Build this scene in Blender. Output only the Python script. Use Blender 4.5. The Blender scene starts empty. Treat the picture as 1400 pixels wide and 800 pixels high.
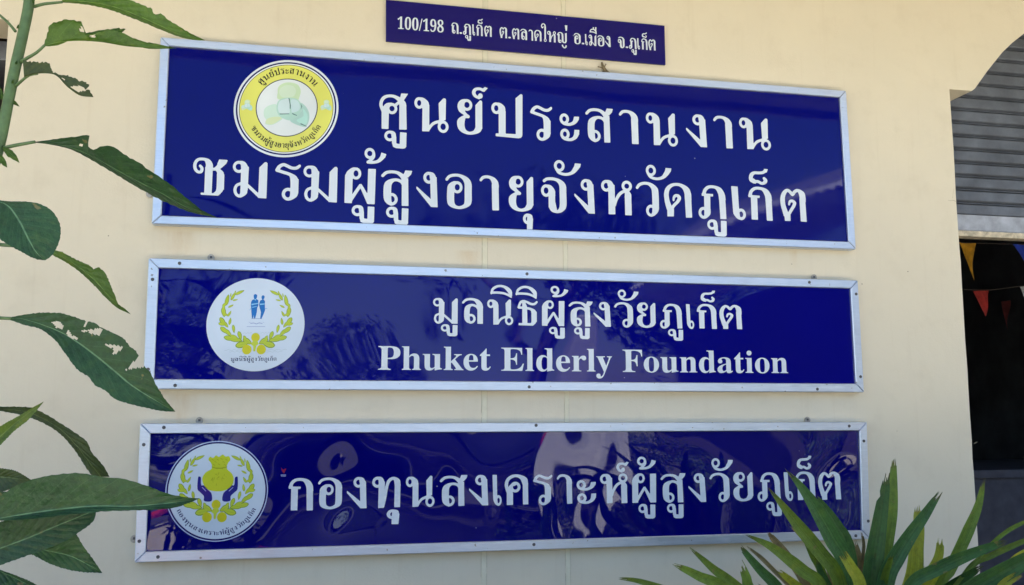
import bpy, bmesh, math, random
import numpy as np
from mathutils import Vector, Matrix
R = math.radians
rnd = random.Random(7)
sc = bpy.context.scene
COL = sc.collection

# ------------------------------------------------------------------ camera
CAM_D, CAM_Z, FPX = 2.90, 1.60, 1245.0
YAW, PITCH, ROLL = R(12.2947), R(7.1940), R(-0.060)
cy_, sy_ = math.cos(YAW), math.sin(YAW)
cp_, sp_ = math.cos(PITCH), math.sin(PITCH)
FWD = Vector((sy_*cp_, cy_*cp_, sp_))
RT0 = Vector((cy_, -sy_, 0)); UP0 = RT0.cross(FWD)
RT = RT0*math.cos(ROLL) + UP0*math.sin(ROLL)
UPV = -RT0*math.sin(ROLL) + UP0*math.cos(ROLL)
CAM = Vector((0, -CAM_D, CAM_Z))
cd = bpy.data.cameras.new('camera'); cam = bpy.data.objects.new('camera', cd); COL.objects.link(cam)
cd.sensor_width = 36; cd.lens = 36*FPX/1400; cd.clip_start = 0.05; cd.clip_end = 600
M = Matrix((RT, UPV, -FWD)).transposed().to_4x4(); M.translation = CAM
cam.matrix_world = M
sc.camera = cam

def at(px, py, Y=0.0):
    "point where the sight line of a photograph pixel meets the vertical plane y=Y"
    d = FWD*FPX + RT*(px-700) - UPV*(py-400)
    return CAM + d*((Y+CAM_D)/d.y)

# ------------------------------------------------------------------ light
SUN_EL = R(66)      # the sun stands behind the building
sund = Vector((math.sin(R(-38))*math.cos(SUN_EL), math.cos(R(-38))*math.cos(SUN_EL), math.sin(SUN_EL)))
w = bpy.data.worlds.new('World'); sc.world = w; w.use_nodes = True
nt = w.node_tree; bg = nt.nodes['Background']
sky = nt.nodes.new('ShaderNodeTexSky'); sky.sky_type = 'NISHITA'; sky.sun_disc = False
sky.sun_elevation = SUN_EL; sky.sun_rotation = math.atan2(sund.x, sund.y)
sky.air_density = 1.0; sky.dust_density = 0.4; sky.ozone_density = 3.5
nt.links.new(sky.outputs[0], bg.inputs[0]); bg.inputs[1].default_value = 0.05
sl = bpy.data.lights.new('sun', 'SUN'); sl.energy = 5.0; sl.angle = R(0.5); sl.color = (1, .95, .87)
so = bpy.data.objects.new('sun', sl); COL.objects.link(so)
so.rotation_euler = sund.to_track_quat('Z', 'Y').to_euler(); so.location = (0, 0, 30)
sc.view_settings.view_transform = 'Standard'; sc.view_settings.look = 'None'
sc.view_settings.exposure = 3.02; sc.view_settings.gamma = 1
sc.cycles.max_bounces = 8; sc.cycles.diffuse_bounces = 5; sc.cycles.glossy_bounces = 4

# ------------------------------------------------------------------ helpers
def srgb(r, g, b):
    f = lambda c: (c/255/12.92) if c/255 <= .04045 else ((c/255+.055)/1.055)**2.4
    return (f(r), f(g), f(b))

def newmat(name):
    m = bpy.data.materials.new(name); m.use_nodes = True
    return m, m.node_tree, m.node_tree.nodes['Principled BSDF']
def N(nt, t, **k):
    n = nt.nodes.new(t)
    for a, b in k.items():
        if a.startswith('i_'):
            key = a[2:]; key = int(key) if key.isdigit() else key.replace('_', ' ')
            n.inputs[key].default_value = b
        else: setattr(n, a, b)
    return n
def mathn(nt, op, a, b=None, c=None):
    n = nt.nodes.new('ShaderNodeMath'); n.operation = op
    for i, v in enumerate((a, b, c)):
        if v is None: continue
        if isinstance(v, (int, float)): n.inputs[i].default_value = v
        else: nt.links.new(v, n.inputs[i])
    return n.outputs[0]
def mixc(nt, fac, a, b, mode='MIX'):
    n = nt.nodes.new('ShaderNodeMix'); n.data_type = 'RGBA'; n.blend_type = mode
    for s, v in ((n.inputs[0], fac), (n.inputs[6], a), (n.inputs[7], b)):
        if isinstance(v, (int, float)): s.default_value = v
        elif isinstance(v, tuple): s.default_value = (*v[:3], 1)
        else: nt.links.new(v, s)
    return n.outputs[2]
def ramp(nt, v, a, b, lo=0.0, hi=1.0):
    n = nt.nodes.new('ShaderNodeMapRange'); n.inputs[1].default_value = a; n.inputs[2].default_value = b
    n.inputs[3].default_value = lo; n.inputs[4].default_value = hi; nt.links.new(v, n.inputs[0]); return n.outputs[0]
def noise(nt, scale, detail=3, rough=.5, vec=None, dist=0):
    n = N(nt, 'ShaderNodeTexNoise'); n.inputs['Scale'].default_value = scale; n.inputs['Detail'].default_value = detail
    n.inputs['Roughness'].default_value = rough; n.inputs['Distortion'].default_value = dist
    if vec is not None: nt.links.new(vec, n.inputs['Vector'])
    return n.outputs['Fac']
def wpos(nt, sx=1, sy=1, sz=1, off=(0, 0, 0)):
    g = nt.nodes.new('ShaderNodeNewGeometry'); m = nt.nodes.new('ShaderNodeMapping')
    m.inputs['Scale'].default_value = (sx, sy, sz); m.inputs['Location'].default_value = off
    nt.links.new(g.outputs['Position'], m.inputs['Vector']); return m.outputs[0]
def bump(nt, h, dist, p=None, strength=1.0, socket='Normal', prev=None):
    b = nt.nodes.new('ShaderNodeBump'); b.inputs['Distance'].default_value = dist; b.inputs['Strength'].default_value = strength
    nt.links.new(h, b.inputs['Height'])
    if prev is not None: nt.links.new(prev, b.inputs['Normal'])
    if p is not None: nt.links.new(b.outputs[0], p.inputs[socket])
    return b.outputs[0]

def mat_simple(name, col, rough=.6, metal=0, nscale=30, namt=.12, bscale=None, bamt=0, coat=0, spec=.5):
    m, nt, p = newmat(name)
    n = noise(nt, nscale, 4, .6, wpos(nt))
    f = ramp(nt, n, .3, .7, 1-namt, 1+namt)
    c = N(nt, 'ShaderNodeMix', data_type='RGBA', blend_type='MULTIPLY'); c.inputs[0].default_value = 1
    c.inputs[6].default_value = (*col, 1); nt.links.new(f, c.inputs[7]); nt.links.new(c.outputs[2], p.inputs['Base Color'])
    p.inputs['Roughness'].default_value = rough; p.inputs['Metallic'].default_value = metal
    p.inputs['Coat Weight'].default_value = coat; p.inputs['Specular IOR Level'].default_value = spec
    if bscale: bump(nt, noise(nt, bscale, 4, .6, wpos(nt)), bamt, p)
    return m

def empty(name, loc=(0, 0, 0)):
    o = bpy.data.objects.new(name, None); COL.objects.link(o); o.location = loc; o.empty_display_size = .1; return o
def tag(o, label=None, cat=None, group=None, kind=None):
    if label: o['label'] = label
    if cat: o['category'] = cat
    if group: o['group'] = group
    if kind: o['kind'] = kind
    return o
def setpar(o, parent):
    o.parent = parent
    if parent is not None:
        bpy_w = Matrix.Translation(parent.location) if parent.parent is None else Matrix.Identity(4)
        pl = Vector((0, 0, 0)); q = parent
        while q is not None: pl += q.location; q = q.parent
        o.location = o.location - pl
def link(name, me, mat, parent=None, smooth=False, loc=None):
    if mat is not None:
        me.materials.clear()
        for mm in (mat if isinstance(mat, (list, tuple)) else [mat]): me.materials.append(mm)
    o = bpy.data.objects.new(name, me); COL.objects.link(o)
    if loc is not None: o.location = loc
    if smooth:
        for f in me.polygons: f.use_smooth = True
    if parent is not None: setpar(o, parent)
    return o
def mesh(name, vs, fs, mat, parent=None, smooth=False):
    me = bpy.data.meshes.new(name); me.from_pydata([tuple(v) for v in vs], [], fs); me.update()
    return link(name, me, mat, parent, smooth)
def frombm(name, bm, mat, parent=None, smooth=False):
    me = bpy.data.meshes.new(name); bm.to_mesh(me); bm.free(); return link(name, me, mat, parent, smooth)
def bm_box(bm, a, b, bev=0):
    vs = [bm.verts.new((x, y, z)) for x in (a[0], b[0]) for y in (a[1], b[1]) for z in (a[2], b[2])]
    fs = [bm.faces.new([vs[i] for i in q]) for q in ((0,1,3,2),(4,6,7,5),(0,4,5,1),(2,3,7,6),(0,2,6,4),(1,5,7,3))]
    bmesh.ops.recalc_face_normals(bm, faces=fs)
    if bev:
        es = list({e for f in fs for e in f.edges})
        bmesh.ops.bevel(bm, geom=es, offset=bev, segments=2, affect='EDGES', profile=.6)
def box(name, a, b, mat, parent=None, bev=0):
    bm = bmesh.new(); bm_box(bm, a, b, bev); return frombm(name, bm, mat, parent)
def prism(name, pts, y0, y1, mat, parent=None, bev=0):
    "pts: (x,z) outline; extruded from y0 (front) to y1 (back)"
    bm = bmesh.new()
    f = [bm.verts.new((x, y0, z)) for x, z in pts]; b = [bm.verts.new((x, y1, z)) for x, z in pts]
    n = len(pts); fs = [bm.faces.new(f), bm.faces.new(b[::-1])]
    for i in range(n): fs.append(bm.faces.new((f[i], b[i], b[(i+1) % n], f[(i+1) % n])))
    bmesh.ops.recalc_face_normals(bm, faces=bm.faces[:])
    if bev: bmesh.ops.bevel(bm, geom=[e for e in bm.edges], offset=bev, segments=1, affect='EDGES')
    return frombm(name, bm, mat, parent)
def tube_bm(bm, pts, rad, seg=10, cap=True):
    rings = []
    P = [Vector(p) for p in pts]
    for i, p in enumerate(P):
        t = (P[min(i+1, len(P)-1)] - P[max(i-1, 0)]).normalized()
        a = t.cross(Vector((0, 1, .13))).normalized(); b = t.cross(a)
        r = rad[i] if isinstance(rad, (list, tuple)) else rad
        rings.append([bm.verts.new(p + (a*math.cos(k*2*math.pi/seg) + b*math.sin(k*2*math.pi/seg))*r) for k in range(seg)])
    for i in range(len(P)-1):
        for k in range(seg):
            bm.faces.new((rings[i][k], rings[i][(k+1) % seg], rings[i+1][(k+1) % seg], rings[i+1][k]))
    if cap: bm.faces.new(rings[0][::-1]); bm.faces.new(rings[-1])
def catmull(pts, step):
    P = [np.array(p, float) for p in pts]
    if len(P) < 3: P2 = P
    P = [2*P[0]-P[1]] + P + [2*P[-1]-P[-2]]
    out = []
    for i in range(1, len(P)-2):
        p0, p1, p2, p3 = P[i-1:i+3]
        L = math.hypot(*(p2-p1)[:2]); n = max(2, int(L/step))
        for k in range(n):
            t = k/n
            out.append(.5*((2*p1)+(-p0+p2)*t+(2*p0-5*p1+4*p2-p3)*t*t+(-p0+3*p1-3*p2+p3)*t**3))
    out.append(P[-2]); return out

# ------------------------------------------------------------------ materials
def mat_wall():
    m, nt, p = newmat('cream_paint')
    v = wpos(nt)
    n1 = noise(nt, 1.3, 4, .6, v); n2 = noise(nt, 9, 5, .65, v)
    c = mixc(nt, ramp(nt, n1, .35, .68), (.725, .655, .508), (.680, .616, .482))
    c = mixc(nt, ramp(nt, n2, .52, .8, 0, .45), c, (.60, .53, .40))
    # vertical rain streaks
    st = noise(nt, 6, 4, .7, wpos(nt, 5, 1, .25))
    c = mixc(nt, ramp(nt, st, .56, .8, 0, .20), c, (.52, .43, .30))
    # tiny specks of dirt
    vo = N(nt, 'ShaderNodeTexVoronoi'); vo.inputs['Scale'].default_value = 7; nt.links.new(v, vo.inputs['Vector'])
    sp = ramp(nt, vo.outputs['Distance'], .010, .018, 1, 0)
    c = mixc(nt, sp, c, (.16, .11, .07))
    # orange drip stain below the corner of the top sign and of the middle sign
    g = nt.nodes.new('ShaderNodeNewGeometry'); s = nt.nodes.new('ShaderNodeSeparateXYZ'); nt.links.new(g.outputs['Position'], s.inputs[0])
    for (cx, z0, h, wd) in STAINS:
        dx = mathn(nt, 'ABSOLUTE', mathn(nt, 'SUBTRACT', s.outputs[0], cx))
        a = ramp(nt, dx, 0, wd, 1, 0)
        b = ramp(nt, s.outputs[2], z0-h, z0, 0, 1)
        under = ramp(nt, s.outputs[2], z0, z0+.01, 1, 0)
        k = mathn(nt, 'MULTIPLY', mathn(nt, 'MULTIPLY', a, b), under)
        k = mathn(nt, 'MULTIPLY', k, ramp(nt, noise(nt, 22, 4, .6, wpos(nt, 3, 1, .5)), .3, .7, .25, 1))
        c = mixc(nt, mathn(nt, 'MULTIPLY', k, .55), c, (.55, .36, .16))
    nt.links.new(c, p.inputs['Base Color'])
    p.inputs['Roughness'].default_value = .62; p.inputs['Specular IOR Level'].default_value = .35
    b1 = bump(nt, noise(nt, 2.2, 3, .5, v), .02)
    b2 = bump(nt, noise(nt, 160, 3, .6, v), .0006, prev=b1)
    bump(nt, n2, .002, p, prev=b2)
    return m
pS1 = at(245, 318); pS2 = at(232, 540); pS3 = at(640, 345); pS4 = at(1085, 345)
STAINS = [(pS1.x, pS1.z, .12, .07), (pS2.x+.03, pS2.z, .2, .06), (pS3.x, pS3.z, .07, .05), (pS4.x, pS4.z, .06, .02)]
M_WALL = mat_wall()

def warp_height(nt, spec):
    "sum of smooth noises in metres, sampled in world space so that panel and lettering bend together"
    tot = None
    for (sx, sz, off, amp, det, dst) in spec:
        n = noise(nt, 1.0, det, .5, wpos(nt, sx, 0.0, sz, (off, 0, off*.7)), dst)
        t = mathn(nt, 'MULTIPLY', n, amp)
        tot = t if tot is None else mathn(nt, 'ADD', tot, t)
    return tot
def mat_gloss(name, col, spec, rough=.03, scratch=.0, basevar=.04, ior=1.30):
    m, nt, p = newmat(name)
    n = noise(nt, 4, 3, .5, wpos(nt))
    c = N(nt, 'ShaderNodeMix', data_type='RGBA', blend_type='MULTIPLY'); c.inputs[0].default_value = 1
    c.inputs[6].default_value = (*col, 1); nt.links.new(ramp(nt, n, .3, .7, 1-basevar, 1+basevar), c.inputs[7])
    col_out = c.outputs[2]
    vo = N(nt, 'ShaderNodeTexVoronoi'); vo.inputs['Scale'].default_value = 11; nt.links.new(wpos(nt), vo.inputs['Vector'])
    spk = ramp(nt, vo.outputs['Distance'], .018, .03, .55, 0)
    col_out = mixc(nt, spk, col_out, (.35, .37, .48))
    nt.links.new(col_out, p.inputs['Base Color'])
    p.inputs['IOR'].default_value = ior
    rr = noise(nt, 14, 5, .7, wpos(nt, 1, 1, .6))
    nt.links.new(ramp(nt, rr, .45, .8, rough, rough+scratch), p.inputs['Roughness'])
    bump(nt, warp_height(nt, spec), 1.0, p)
    return m
W0 = [(1.2, 2.0, 3.1, .0015, 0, 0)]
W1 = [(1.1, 1.7, 1.3, .012, 0, 0), (3.5, 5, 8.2, .0012, 0, 0)]
W2 = [(1.5, 2.0, 5.3, .012, 0, 0), (4.5, 6, 2.2, .0010, 0, 0)]
W3 = [(1.7, 2.2, 7.9, .036, 0, .4), (3.8, 3.0, 3.2, .011, 0, .5)]
BLUE = (.0010, .0010, .132)
M_BLUE = {0: mat_gloss('blue_plate', (.008, .005, .125), W0, .12, .15), 1: mat_gloss('blue_acrylic', (.0008, .0024, .150), W1, .03, .06, ior=1.25),
          2: mat_gloss('blue_acrylic_wavy', (.0008, .0012, .165), W2, .015, .05, ior=1.31), 3: mat_gloss('blue_acrylic_buckled', (.0006, .0006, .128), W3, .01, .04, ior=1.46)}
WHITE = (.66, .725, .80)
M_LET = {k: mat_gloss('white_vinyl_%s' % n, WHITE, s, .12, .1) for k, n, s in ((0, 'flat', W0), (1, 'gloss', W1), (2, 'wavy', W2), (3, 'buckled', W3))}
_pc = {}
def printmat(k, col):
    key = (k, col)
    if key not in _pc: _pc[key] = mat_gloss('printed_colour', srgb(*col), [W0, W1, W2, W3][k], .14, .1, .10)
    return _pc[key]
def mat_alu():
    m, nt, p = newmat('brushed_aluminium')
    n = noise(nt, 60, 4, .6, wpos(nt, .4, 1, 4)); n2 = noise(nt, 5, 4, .6, wpos(nt))
    c = mixc(nt, ramp(nt, n, .3, .7), (.55, .625, .765), (.63, .705, .84))
    c = mixc(nt, ramp(nt, n2, .55, .8, 0, .5), c, (.50, .53, .60))
    sp = ramp(nt, noise(nt, 70, 2, .5, wpos(nt)), .72, .76, 0, .8)
    c = mixc(nt, sp, c, (.2, .18, .16))
    nt.links.new(c, p.inputs['Base Color']); p.inputs['Metallic'].default_value = .75
    nt.links.new(ramp(nt, n, .3, .7, .30, .46), p.inputs['Roughness'])
    bump(nt, n, .0003, p); return m
M_ALU = mat_alu()
M_SCREW = mat_simple('screw_steel', (.10, .10, .11), .4, .7, 200, .3)
M_TAB = mat_simple('galvanised_tab', (.38, .36, .32), .5, .6, 80, .3)
M_RUST = mat_simple('rusty_lip', (.55, .48, .36), .7, .1, 40, .4, 120, .001)

def mat_leaf(name, base, base2, vein, veinw=.02, sidew=.028, nside=9, trans=.28, spots=.0, rough=.45, stripes=False):
    m, nt, p = newmat(name)
    uv = nt.nodes.new('ShaderNodeUVMap'); s = nt.nodes.new('ShaderNodeSeparateXYZ'); nt.links.new(uv.outputs[0], s.inputs[0])
    u, v = s.outputs[0], s.outputs[1]
    av = mathn(nt, 'ABSOLUTE', mathn(nt, 'SUBTRACT', v, .5))
    oi = nt.nodes.new('ShaderNodeObjectInfo')
    n = noise(nt, 9, 4, .6, wpos(nt)); n2 = noise(nt, 70, 4, .6, wpos(nt))
    c = mixc(nt, ramp(nt, n, .35, .68), base, base2)
    if stripes:
        st = noise(nt, 1, 3, .6, None); nn = nt.nodes[-1]
        mp = nt.nodes.new('ShaderNodeMapping'); mp.inputs['Scale'].default_value = (1.2, 45, 1); nt.links.new(uv.outputs[0], mp.inputs[0])
        st = noise(nt, 1, 3, .6, mp.outputs[0])
        c = mixc(nt, ramp(nt, st, .4, .62, 0, .80), c, tuple(x*1.55 for x in base2))
        mid = ramp(nt, av, .0, .045, .45, 0); c = mixc(nt, mid, c, vein)
        h = mathn(nt, 'ADD', mathn(nt, 'MULTIPLY', st, .6), ramp(nt, av, 0, .08, -.5, 0))
        tipb = ramp(nt, u, .955, .995, 0, .85)
        c = mixc(nt, mathn(nt, 'MULTIPLY', tipb, ramp(nt, n2, .3, .6)), c, (.16, .10, .05))
    else:
        # side veins sweep forward from the midrib
        ph = mathn(nt, 'SUBTRACT', u, mathn(nt, 'MULTIPLY', mathn(nt, 'POWER', av, .8), .42))
        fr = mathn(nt, 'FRACT', mathn(nt, 'MULTIPLY', ph, nside))
        d = mathn(nt, 'ABSOLUTE', mathn(nt, 'SUBTRACT', fr, .5))
        sv = ramp(nt, d, 0, sidew, 1, 0)
        mv = ramp(nt, av, veinw*.5, veinw, 1, 0)
        fine = N(nt, 'ShaderNodeTexVoronoi', feature='DISTANCE_TO_EDGE'); fine.inputs['Scale'].default_value = 120; nt.links.new(wpos(nt), fine.inputs['Vector'])
        fv = ramp(nt, fine.outputs['Distance'], 0, .10, .16, 0)
        c = mixc(nt, fv, c, tuple(x*1.5 for x in base2))
        c = mixc(nt, mathn(nt, 'MULTIPLY', sv, .24), c, vein)
        c = mixc(nt, mathn(nt, 'MULTIPLY', mv, .9), c, vein)
        bulge = mathn(nt, 'SINE', mathn(nt, 'MULTIPLY', fr, math.pi))
        h = mathn(nt, 'ADD', mathn(nt, 'MULTIPLY', bulge, .8), mathn(nt, 'MULTIPLY', fv, -.15))
    c = mixc(nt, ramp(nt, n2, .45, .7, 0, .42), c, tuple(x*.45 for x in base))
    n3 = noise(nt, 26, 3, .6, wpos(nt)); c = mixc(nt, ramp(nt, n3, .55, .75, 0, .45), c, (base2[0]*2.0, base2[1]*1.45, base2[2]*.9))
    sp = ramp(nt, noise(nt, 38, 2, .5, wpos(nt)), .70, .735, 0, .75)
    c = mixc(nt, sp, c, (.20, .17, .07))
    hue = nt.nodes.new('ShaderNodeHueSaturation'); nt.links.new(c, hue.inputs['Color'])
    nt.links.new(mathn(nt, 'ADD', mathn(nt, 'MULTIPLY', oi.outputs['Random'], .4), .82), hue.inputs['Value'])
    nt.links.new(hue.outputs[0], p.inputs['Base Color'])
    p.inputs['Roughness'].default_value = rough; p.inputs['Specular IOR Level'].default_value = .38
    b0 = bump(nt, noise(nt, 55, 3, .6, wpos(nt)), .0035 if not stripes else .0006)
    nb = bump(nt, h, .0008 if not stripes else .0030, p, prev=b0)
    tr = nt.nodes.new('ShaderNodeBsdfTranslucent'); 
    tc = mixc(nt, 1.0, hue.outputs[0], (1.5, 1.7, .55), 'MULTIPLY')
    nt.links.new(tc, tr.inputs[0])
    ms = nt.nodes.new('ShaderNodeMixShader'); ms.inputs[0].default_value = trans
    nt.links.new(p.outputs[0], ms.inputs[1]); nt.links.new(tr.outputs[0], ms.inputs[2])
    nt.links.new(ms.outputs[0], nt.nodes['Material Output'].inputs[0])
    return m
LF_DARK = mat_leaf('leaf_dark_green', (.020, .062, .024), (.032, .086, .032), (.14, .26, .14))
LF_MID = mat_leaf('leaf_mid_green', (.048, .108, .020), (.075, .145, .026), (.20, .32, .12), trans=.35)
LF_OLIVE = mat_leaf('leaf_olive', (.034, .056, .020), (.052, .080, .025), (.17, .22, .09))
LF_BRIGHT = mat_leaf('leaf_yellow_green', (.12, .19, .045), (.17, .24, .06), (.3, .38, .16), trans=.4)
ST_DARK = mat_leaf('strap_dark_green', (.028, .080, .030), (.046, .122, .038), (.10, .17, .06), stripes=True, trans=.25, rough=.38)
ST_MID = mat_leaf('strap_mid_green', (.078, .145, .026), (.130, .205, .034), (.15, .23, .06), stripes=True, trans=.3, rough=.4)
ST_YEL = mat_leaf('strap_yellow_green', (.21, .26, .034), (.34, .36, .045), (.28, .32, .07), stripes=True, trans=.35, rough=.4)
ST_BRN = mat_leaf('strap_brown', (.14, .11, .06), (.22, .17, .09), (.2, .16, .1), stripes=True, trans=.2, rough=.6)
M_STEM = mat_simple('green_stem', (.085, .15, .05), .5, 0, 40, .25, 90, .001)

# ================================================================== the building
WT = 3.62           # top of the wall
EAVE_Y, EAVE_Z = -1.66, 3.30
bld = empty('building', (0, 0, 0))
tag(bld, 'cream painted building wall with arched shutter opening, behind all the blue signs', 'building')
XO = at(1298, 122).x; ZS = at(1298, 122).z
arch_px = [(1329, 125), (1333, 121), (1338, 114), (1350, 97), (1360, 84.5), (1370, 72), (1384, 58.5), (1400, 46)]
arch = [(at(*q).x, at(*q).z) for q in arch_px]
xa, za = arch[-1]
XC = xa + .95
for k in range(1, 9):
    t = k/8; arch.append((xa + .95*math.sin(t*math.pi/2), za + .36*(1-math.cos((t)*math.pi/2))**.0*math.sin(t*math.pi/2)**.9*1.0))
arch = arch[:8] + [(xa+.95*t, za+.36*(1-(1-t)**1.9)) for t in (.12, .25, .4, .55, .7, .85, 1)]
ARCH = arch + [(2*XC-x, z) for x, z in arch[-2::-1]]
XR = 2*XC-XO
WX0, WX1 = -9.0, at(12, 27).x      # window at the far left: right jamb
WZ1 = at(12, 27).z; WZ0 = WZ1-.62; WXL = WX1-1.15
XEND = 10.0
def edge_outline():
    o = [(WX1, 0), (XO, 0)]
    # small unevenness along the plastered jamb
    z = .06
    while z < ZS-.05:
        o.append((XO+rnd.uniform(-.0016, .0016), z)); z += rnd.uniform(.05, .13)
    return o + [(XO, ZS), (arch[0][0], ZS+.001)] + ARCH[1:] + [(XR, ZS), (XR, 0), (XEND, 0), (XEND, WT), (WX1, WT)]
ol = edge_outline()
bm = bmesh.new()
bm.faces.new([bm.verts.new((x, 0, z)) for x, z in ol])
for q in (((WX0, 0), (WXL, 0), (WXL, WT), (WX0, WT)), ((WXL, 0), (WX1, 0), (WX1, WZ0), (WXL, WZ0)), ((WXL, WZ1), (WX1, WZ1), (WX1, WT), (WXL, WT))):
    bm.faces.new([bm.verts.new((x, 0, z)) for x, z in q])
TH = .125
i0, i1 = 1, ol.index((XR, 0))
op = ol[i0:i1+1]
def strip(pts, y1):
    f = [bm.verts.new((x, 0, z)) for x, z in pts]; b = [bm.verts.new((x, y1, z)) for x, z in pts]
    for i in range(len(pts)-1): bm.faces.new((f[i], f[i+1], b[i+1], b[i]))
strip(op, TH)
strip([(WXL, WZ0), (WX1, WZ0), (WX1, WZ1), (WXL, WZ1), (WXL, WZ0)], .16)
strip([(WX0, WT), (WX1, WT), (XEND, WT)], .15)
wall = frombm('wall', bm, M_WALL, bld)
# hairline strips over the plaster joints (two pale raised bands run down behind the signs)
M_JOINT = mat_simple('joint_paint', (.70, .655, .495), .6, 0, 12, .1, 120, .0005)
M_CRACK = mat_simple('crack_shadow', (.40, .35, .25), .9, 0, 60, .4)
for pa, pb in (((660.5, -30), (667.0, -30)), ((767.0, -30), (772.5, -30))):
    xa_, xb_ = at(*pa).x, at(*pb).x
    prism('joint_strip', [(xa_, 0.02), (xb_, 0.02), (xb_, EAVE_Z-.02), (xa_, EAVE_Z-.02)], -.0022, .004, M_JOINT, bld, .0008)
    for xx in (xa_-.0012, xb_+.0004):
        z = .03; pts = []
        bmc = bmesh.new()
        while z < EAVE_Z-.1:
            L = rnd.uniform(.1, .5)
            wv = rnd.uniform(.0003, .0009)
            bm_box(bmc, (xx, -.0006, z), (xx+wv, .002, z+L)); z += L+rnd.uniform(0, .05)
        frombm('joint_crack', bmc, M_CRACK, bld)
# thin crack near the shutter corner
def crack(pts, wd=.0012):
    P = [at(*q) for q in pts]; vs = []
    for i, p in enumerate(P):
        r = wd*(1-.6*i/len(P)); vs += [(p.x, -.0006, p.z+r), (p.x+.0004, -.0006, p.z-r)]
    mesh('wall_crack', vs, [(2*i, 2*i+1, 2*i+3, 2*i+2) for i in range(len(P)-1)], M_CRACK, bld)
crack([(1306.5, 275.5), (1303, 274), (1299, 274.5), (1296, 273.8)])
crack([(1302, 271), (1303, 264), (1304, 258)], .0008)
crack([(1336, 604), (1331, 607)], .001)

# roof over the wall, its deep eave and the dark rooms behind
M_SOFF = mat_simple('eave_soffit_paint', (.74, .70, .62), .7, 0, 6, .1)
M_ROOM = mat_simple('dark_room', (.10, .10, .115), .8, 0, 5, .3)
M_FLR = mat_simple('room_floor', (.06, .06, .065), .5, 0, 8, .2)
box('eave_soffit', (WX0, EAVE_Y, EAVE_Z), (XEND, -.002, EAVE_Z+.06), M_SOFF, bld)
box('fascia', (WX0, EAVE_Y-.03, EAVE_Z-.04), (XEND, EAVE_Y-.002, EAVE_Z+.2), M_SOFF, bld)
box('roof', (WX0, EAVE_Y-.06, EAVE_Z+.62), (XEND, 8.2, EAVE_Z+.7), M_ROOM, bld)
def room(x0, x1, z0, z1, y0, y1):
    vs = [(x, y, z) for x in (x0, x1) for y in (y0, y1) for z in (z0, z1)]
    mesh('room_shell', vs, [(0,1,3,2), (4,6,7,5), (2,3,7,6), (1,5,7,3)], M_ROOM, bld)
    mesh('room_floor', [(x0, y0, z0), (x1, y0, z0), (x1, y1, z0), (x0, y1, z0)], [(0,1,2,3)], M_FLR, bld)
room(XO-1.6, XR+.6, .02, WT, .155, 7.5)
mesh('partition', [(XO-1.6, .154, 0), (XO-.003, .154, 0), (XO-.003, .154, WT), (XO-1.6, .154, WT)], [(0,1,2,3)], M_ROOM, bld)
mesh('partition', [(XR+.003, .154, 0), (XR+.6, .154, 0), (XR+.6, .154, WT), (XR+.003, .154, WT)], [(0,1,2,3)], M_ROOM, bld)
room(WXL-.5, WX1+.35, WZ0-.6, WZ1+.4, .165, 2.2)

# ---- roller shutter: curtain of slats, pale bottom bar with a rusty lip
M_SLAT = mat_simple('shutter_slat_paint', (.105, .118, .145), .45, .2, 9, .30, 6, .006)
M_BAR = mat_simple('shutter_bar_paint', (.36, .38, .43), .5, .3, 18, .25, 60, .001)
SHY = .135
zb_top = at(1360, 297, SHY).z; zb_bot = at(1360, 319, SHY).z; zlip = at(1360, 327, SHY).z
pitch = .0540
sh_x0, sh_x1 = XO-.04, XR+.04
def slat_mesh():
    prof = [(.004, 0), (-.002, .002), (-.007, .0045), (-.0095, .008), (-.0095, .0405), (-.007, .0435), (.005, .0453), (.006, .047), (-.0045, .0485), (-.0045, .0510), (.004, .0522), (.004, .0538)]
    vs = []; nx = 12
    for i in range(nx+1):
        x = sh_x0 + (sh_x1-sh_x0)*i/nx
        for y, z in prof: vs.append((x, y, z))
    n = len(prof)
    fs = [(i*n+k, (i+1)*n+k, (i+1)*n+k+1, i*n+k+1) for i in range(nx) for k in range(n-1)]
    me = bpy.data.meshes.new('slat'); me.from_pydata(vs, [], fs); me.update(); return me
SHUT = empty('roller_shutter', (XO, SHY, zb_bot)); setpar(SHUT, bld)
def child2(name, me, mat, par, loc):
    o = bpy.data.objects.new(name, me); COL.objects.link(o)
    if mat is not None and not me.materials: me.materials.append(mat)
    o.parent = par; q = par; pl = Vector()
    while q is not None: pl += q.location; q = q.parent
    o.location = Vector(loc)-pl; return o
sm = slat_mesh(); z = zb_top
while z < WT-.05:
    o = child2('slat', sm, M_SLAT, SHUT, (0, SHY+rnd.uniform(-.0008, .0008), z)); o.rotation_euler = (rnd.uniform(-.02, .02), 0, 0); z += pitch
o = box('bottom_bar', (sh_x0, SHY-.016, zb_bot), (sh_x1, SHY+.012, zb_top+.001), M_BAR, SHUT, .003)
o = box('bottom_lip', (sh_x0, SHY-.030, zlip), (sh_x1, SHY+.02, zb_bot-.001), M_RUST, SHUT, .002)

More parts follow.
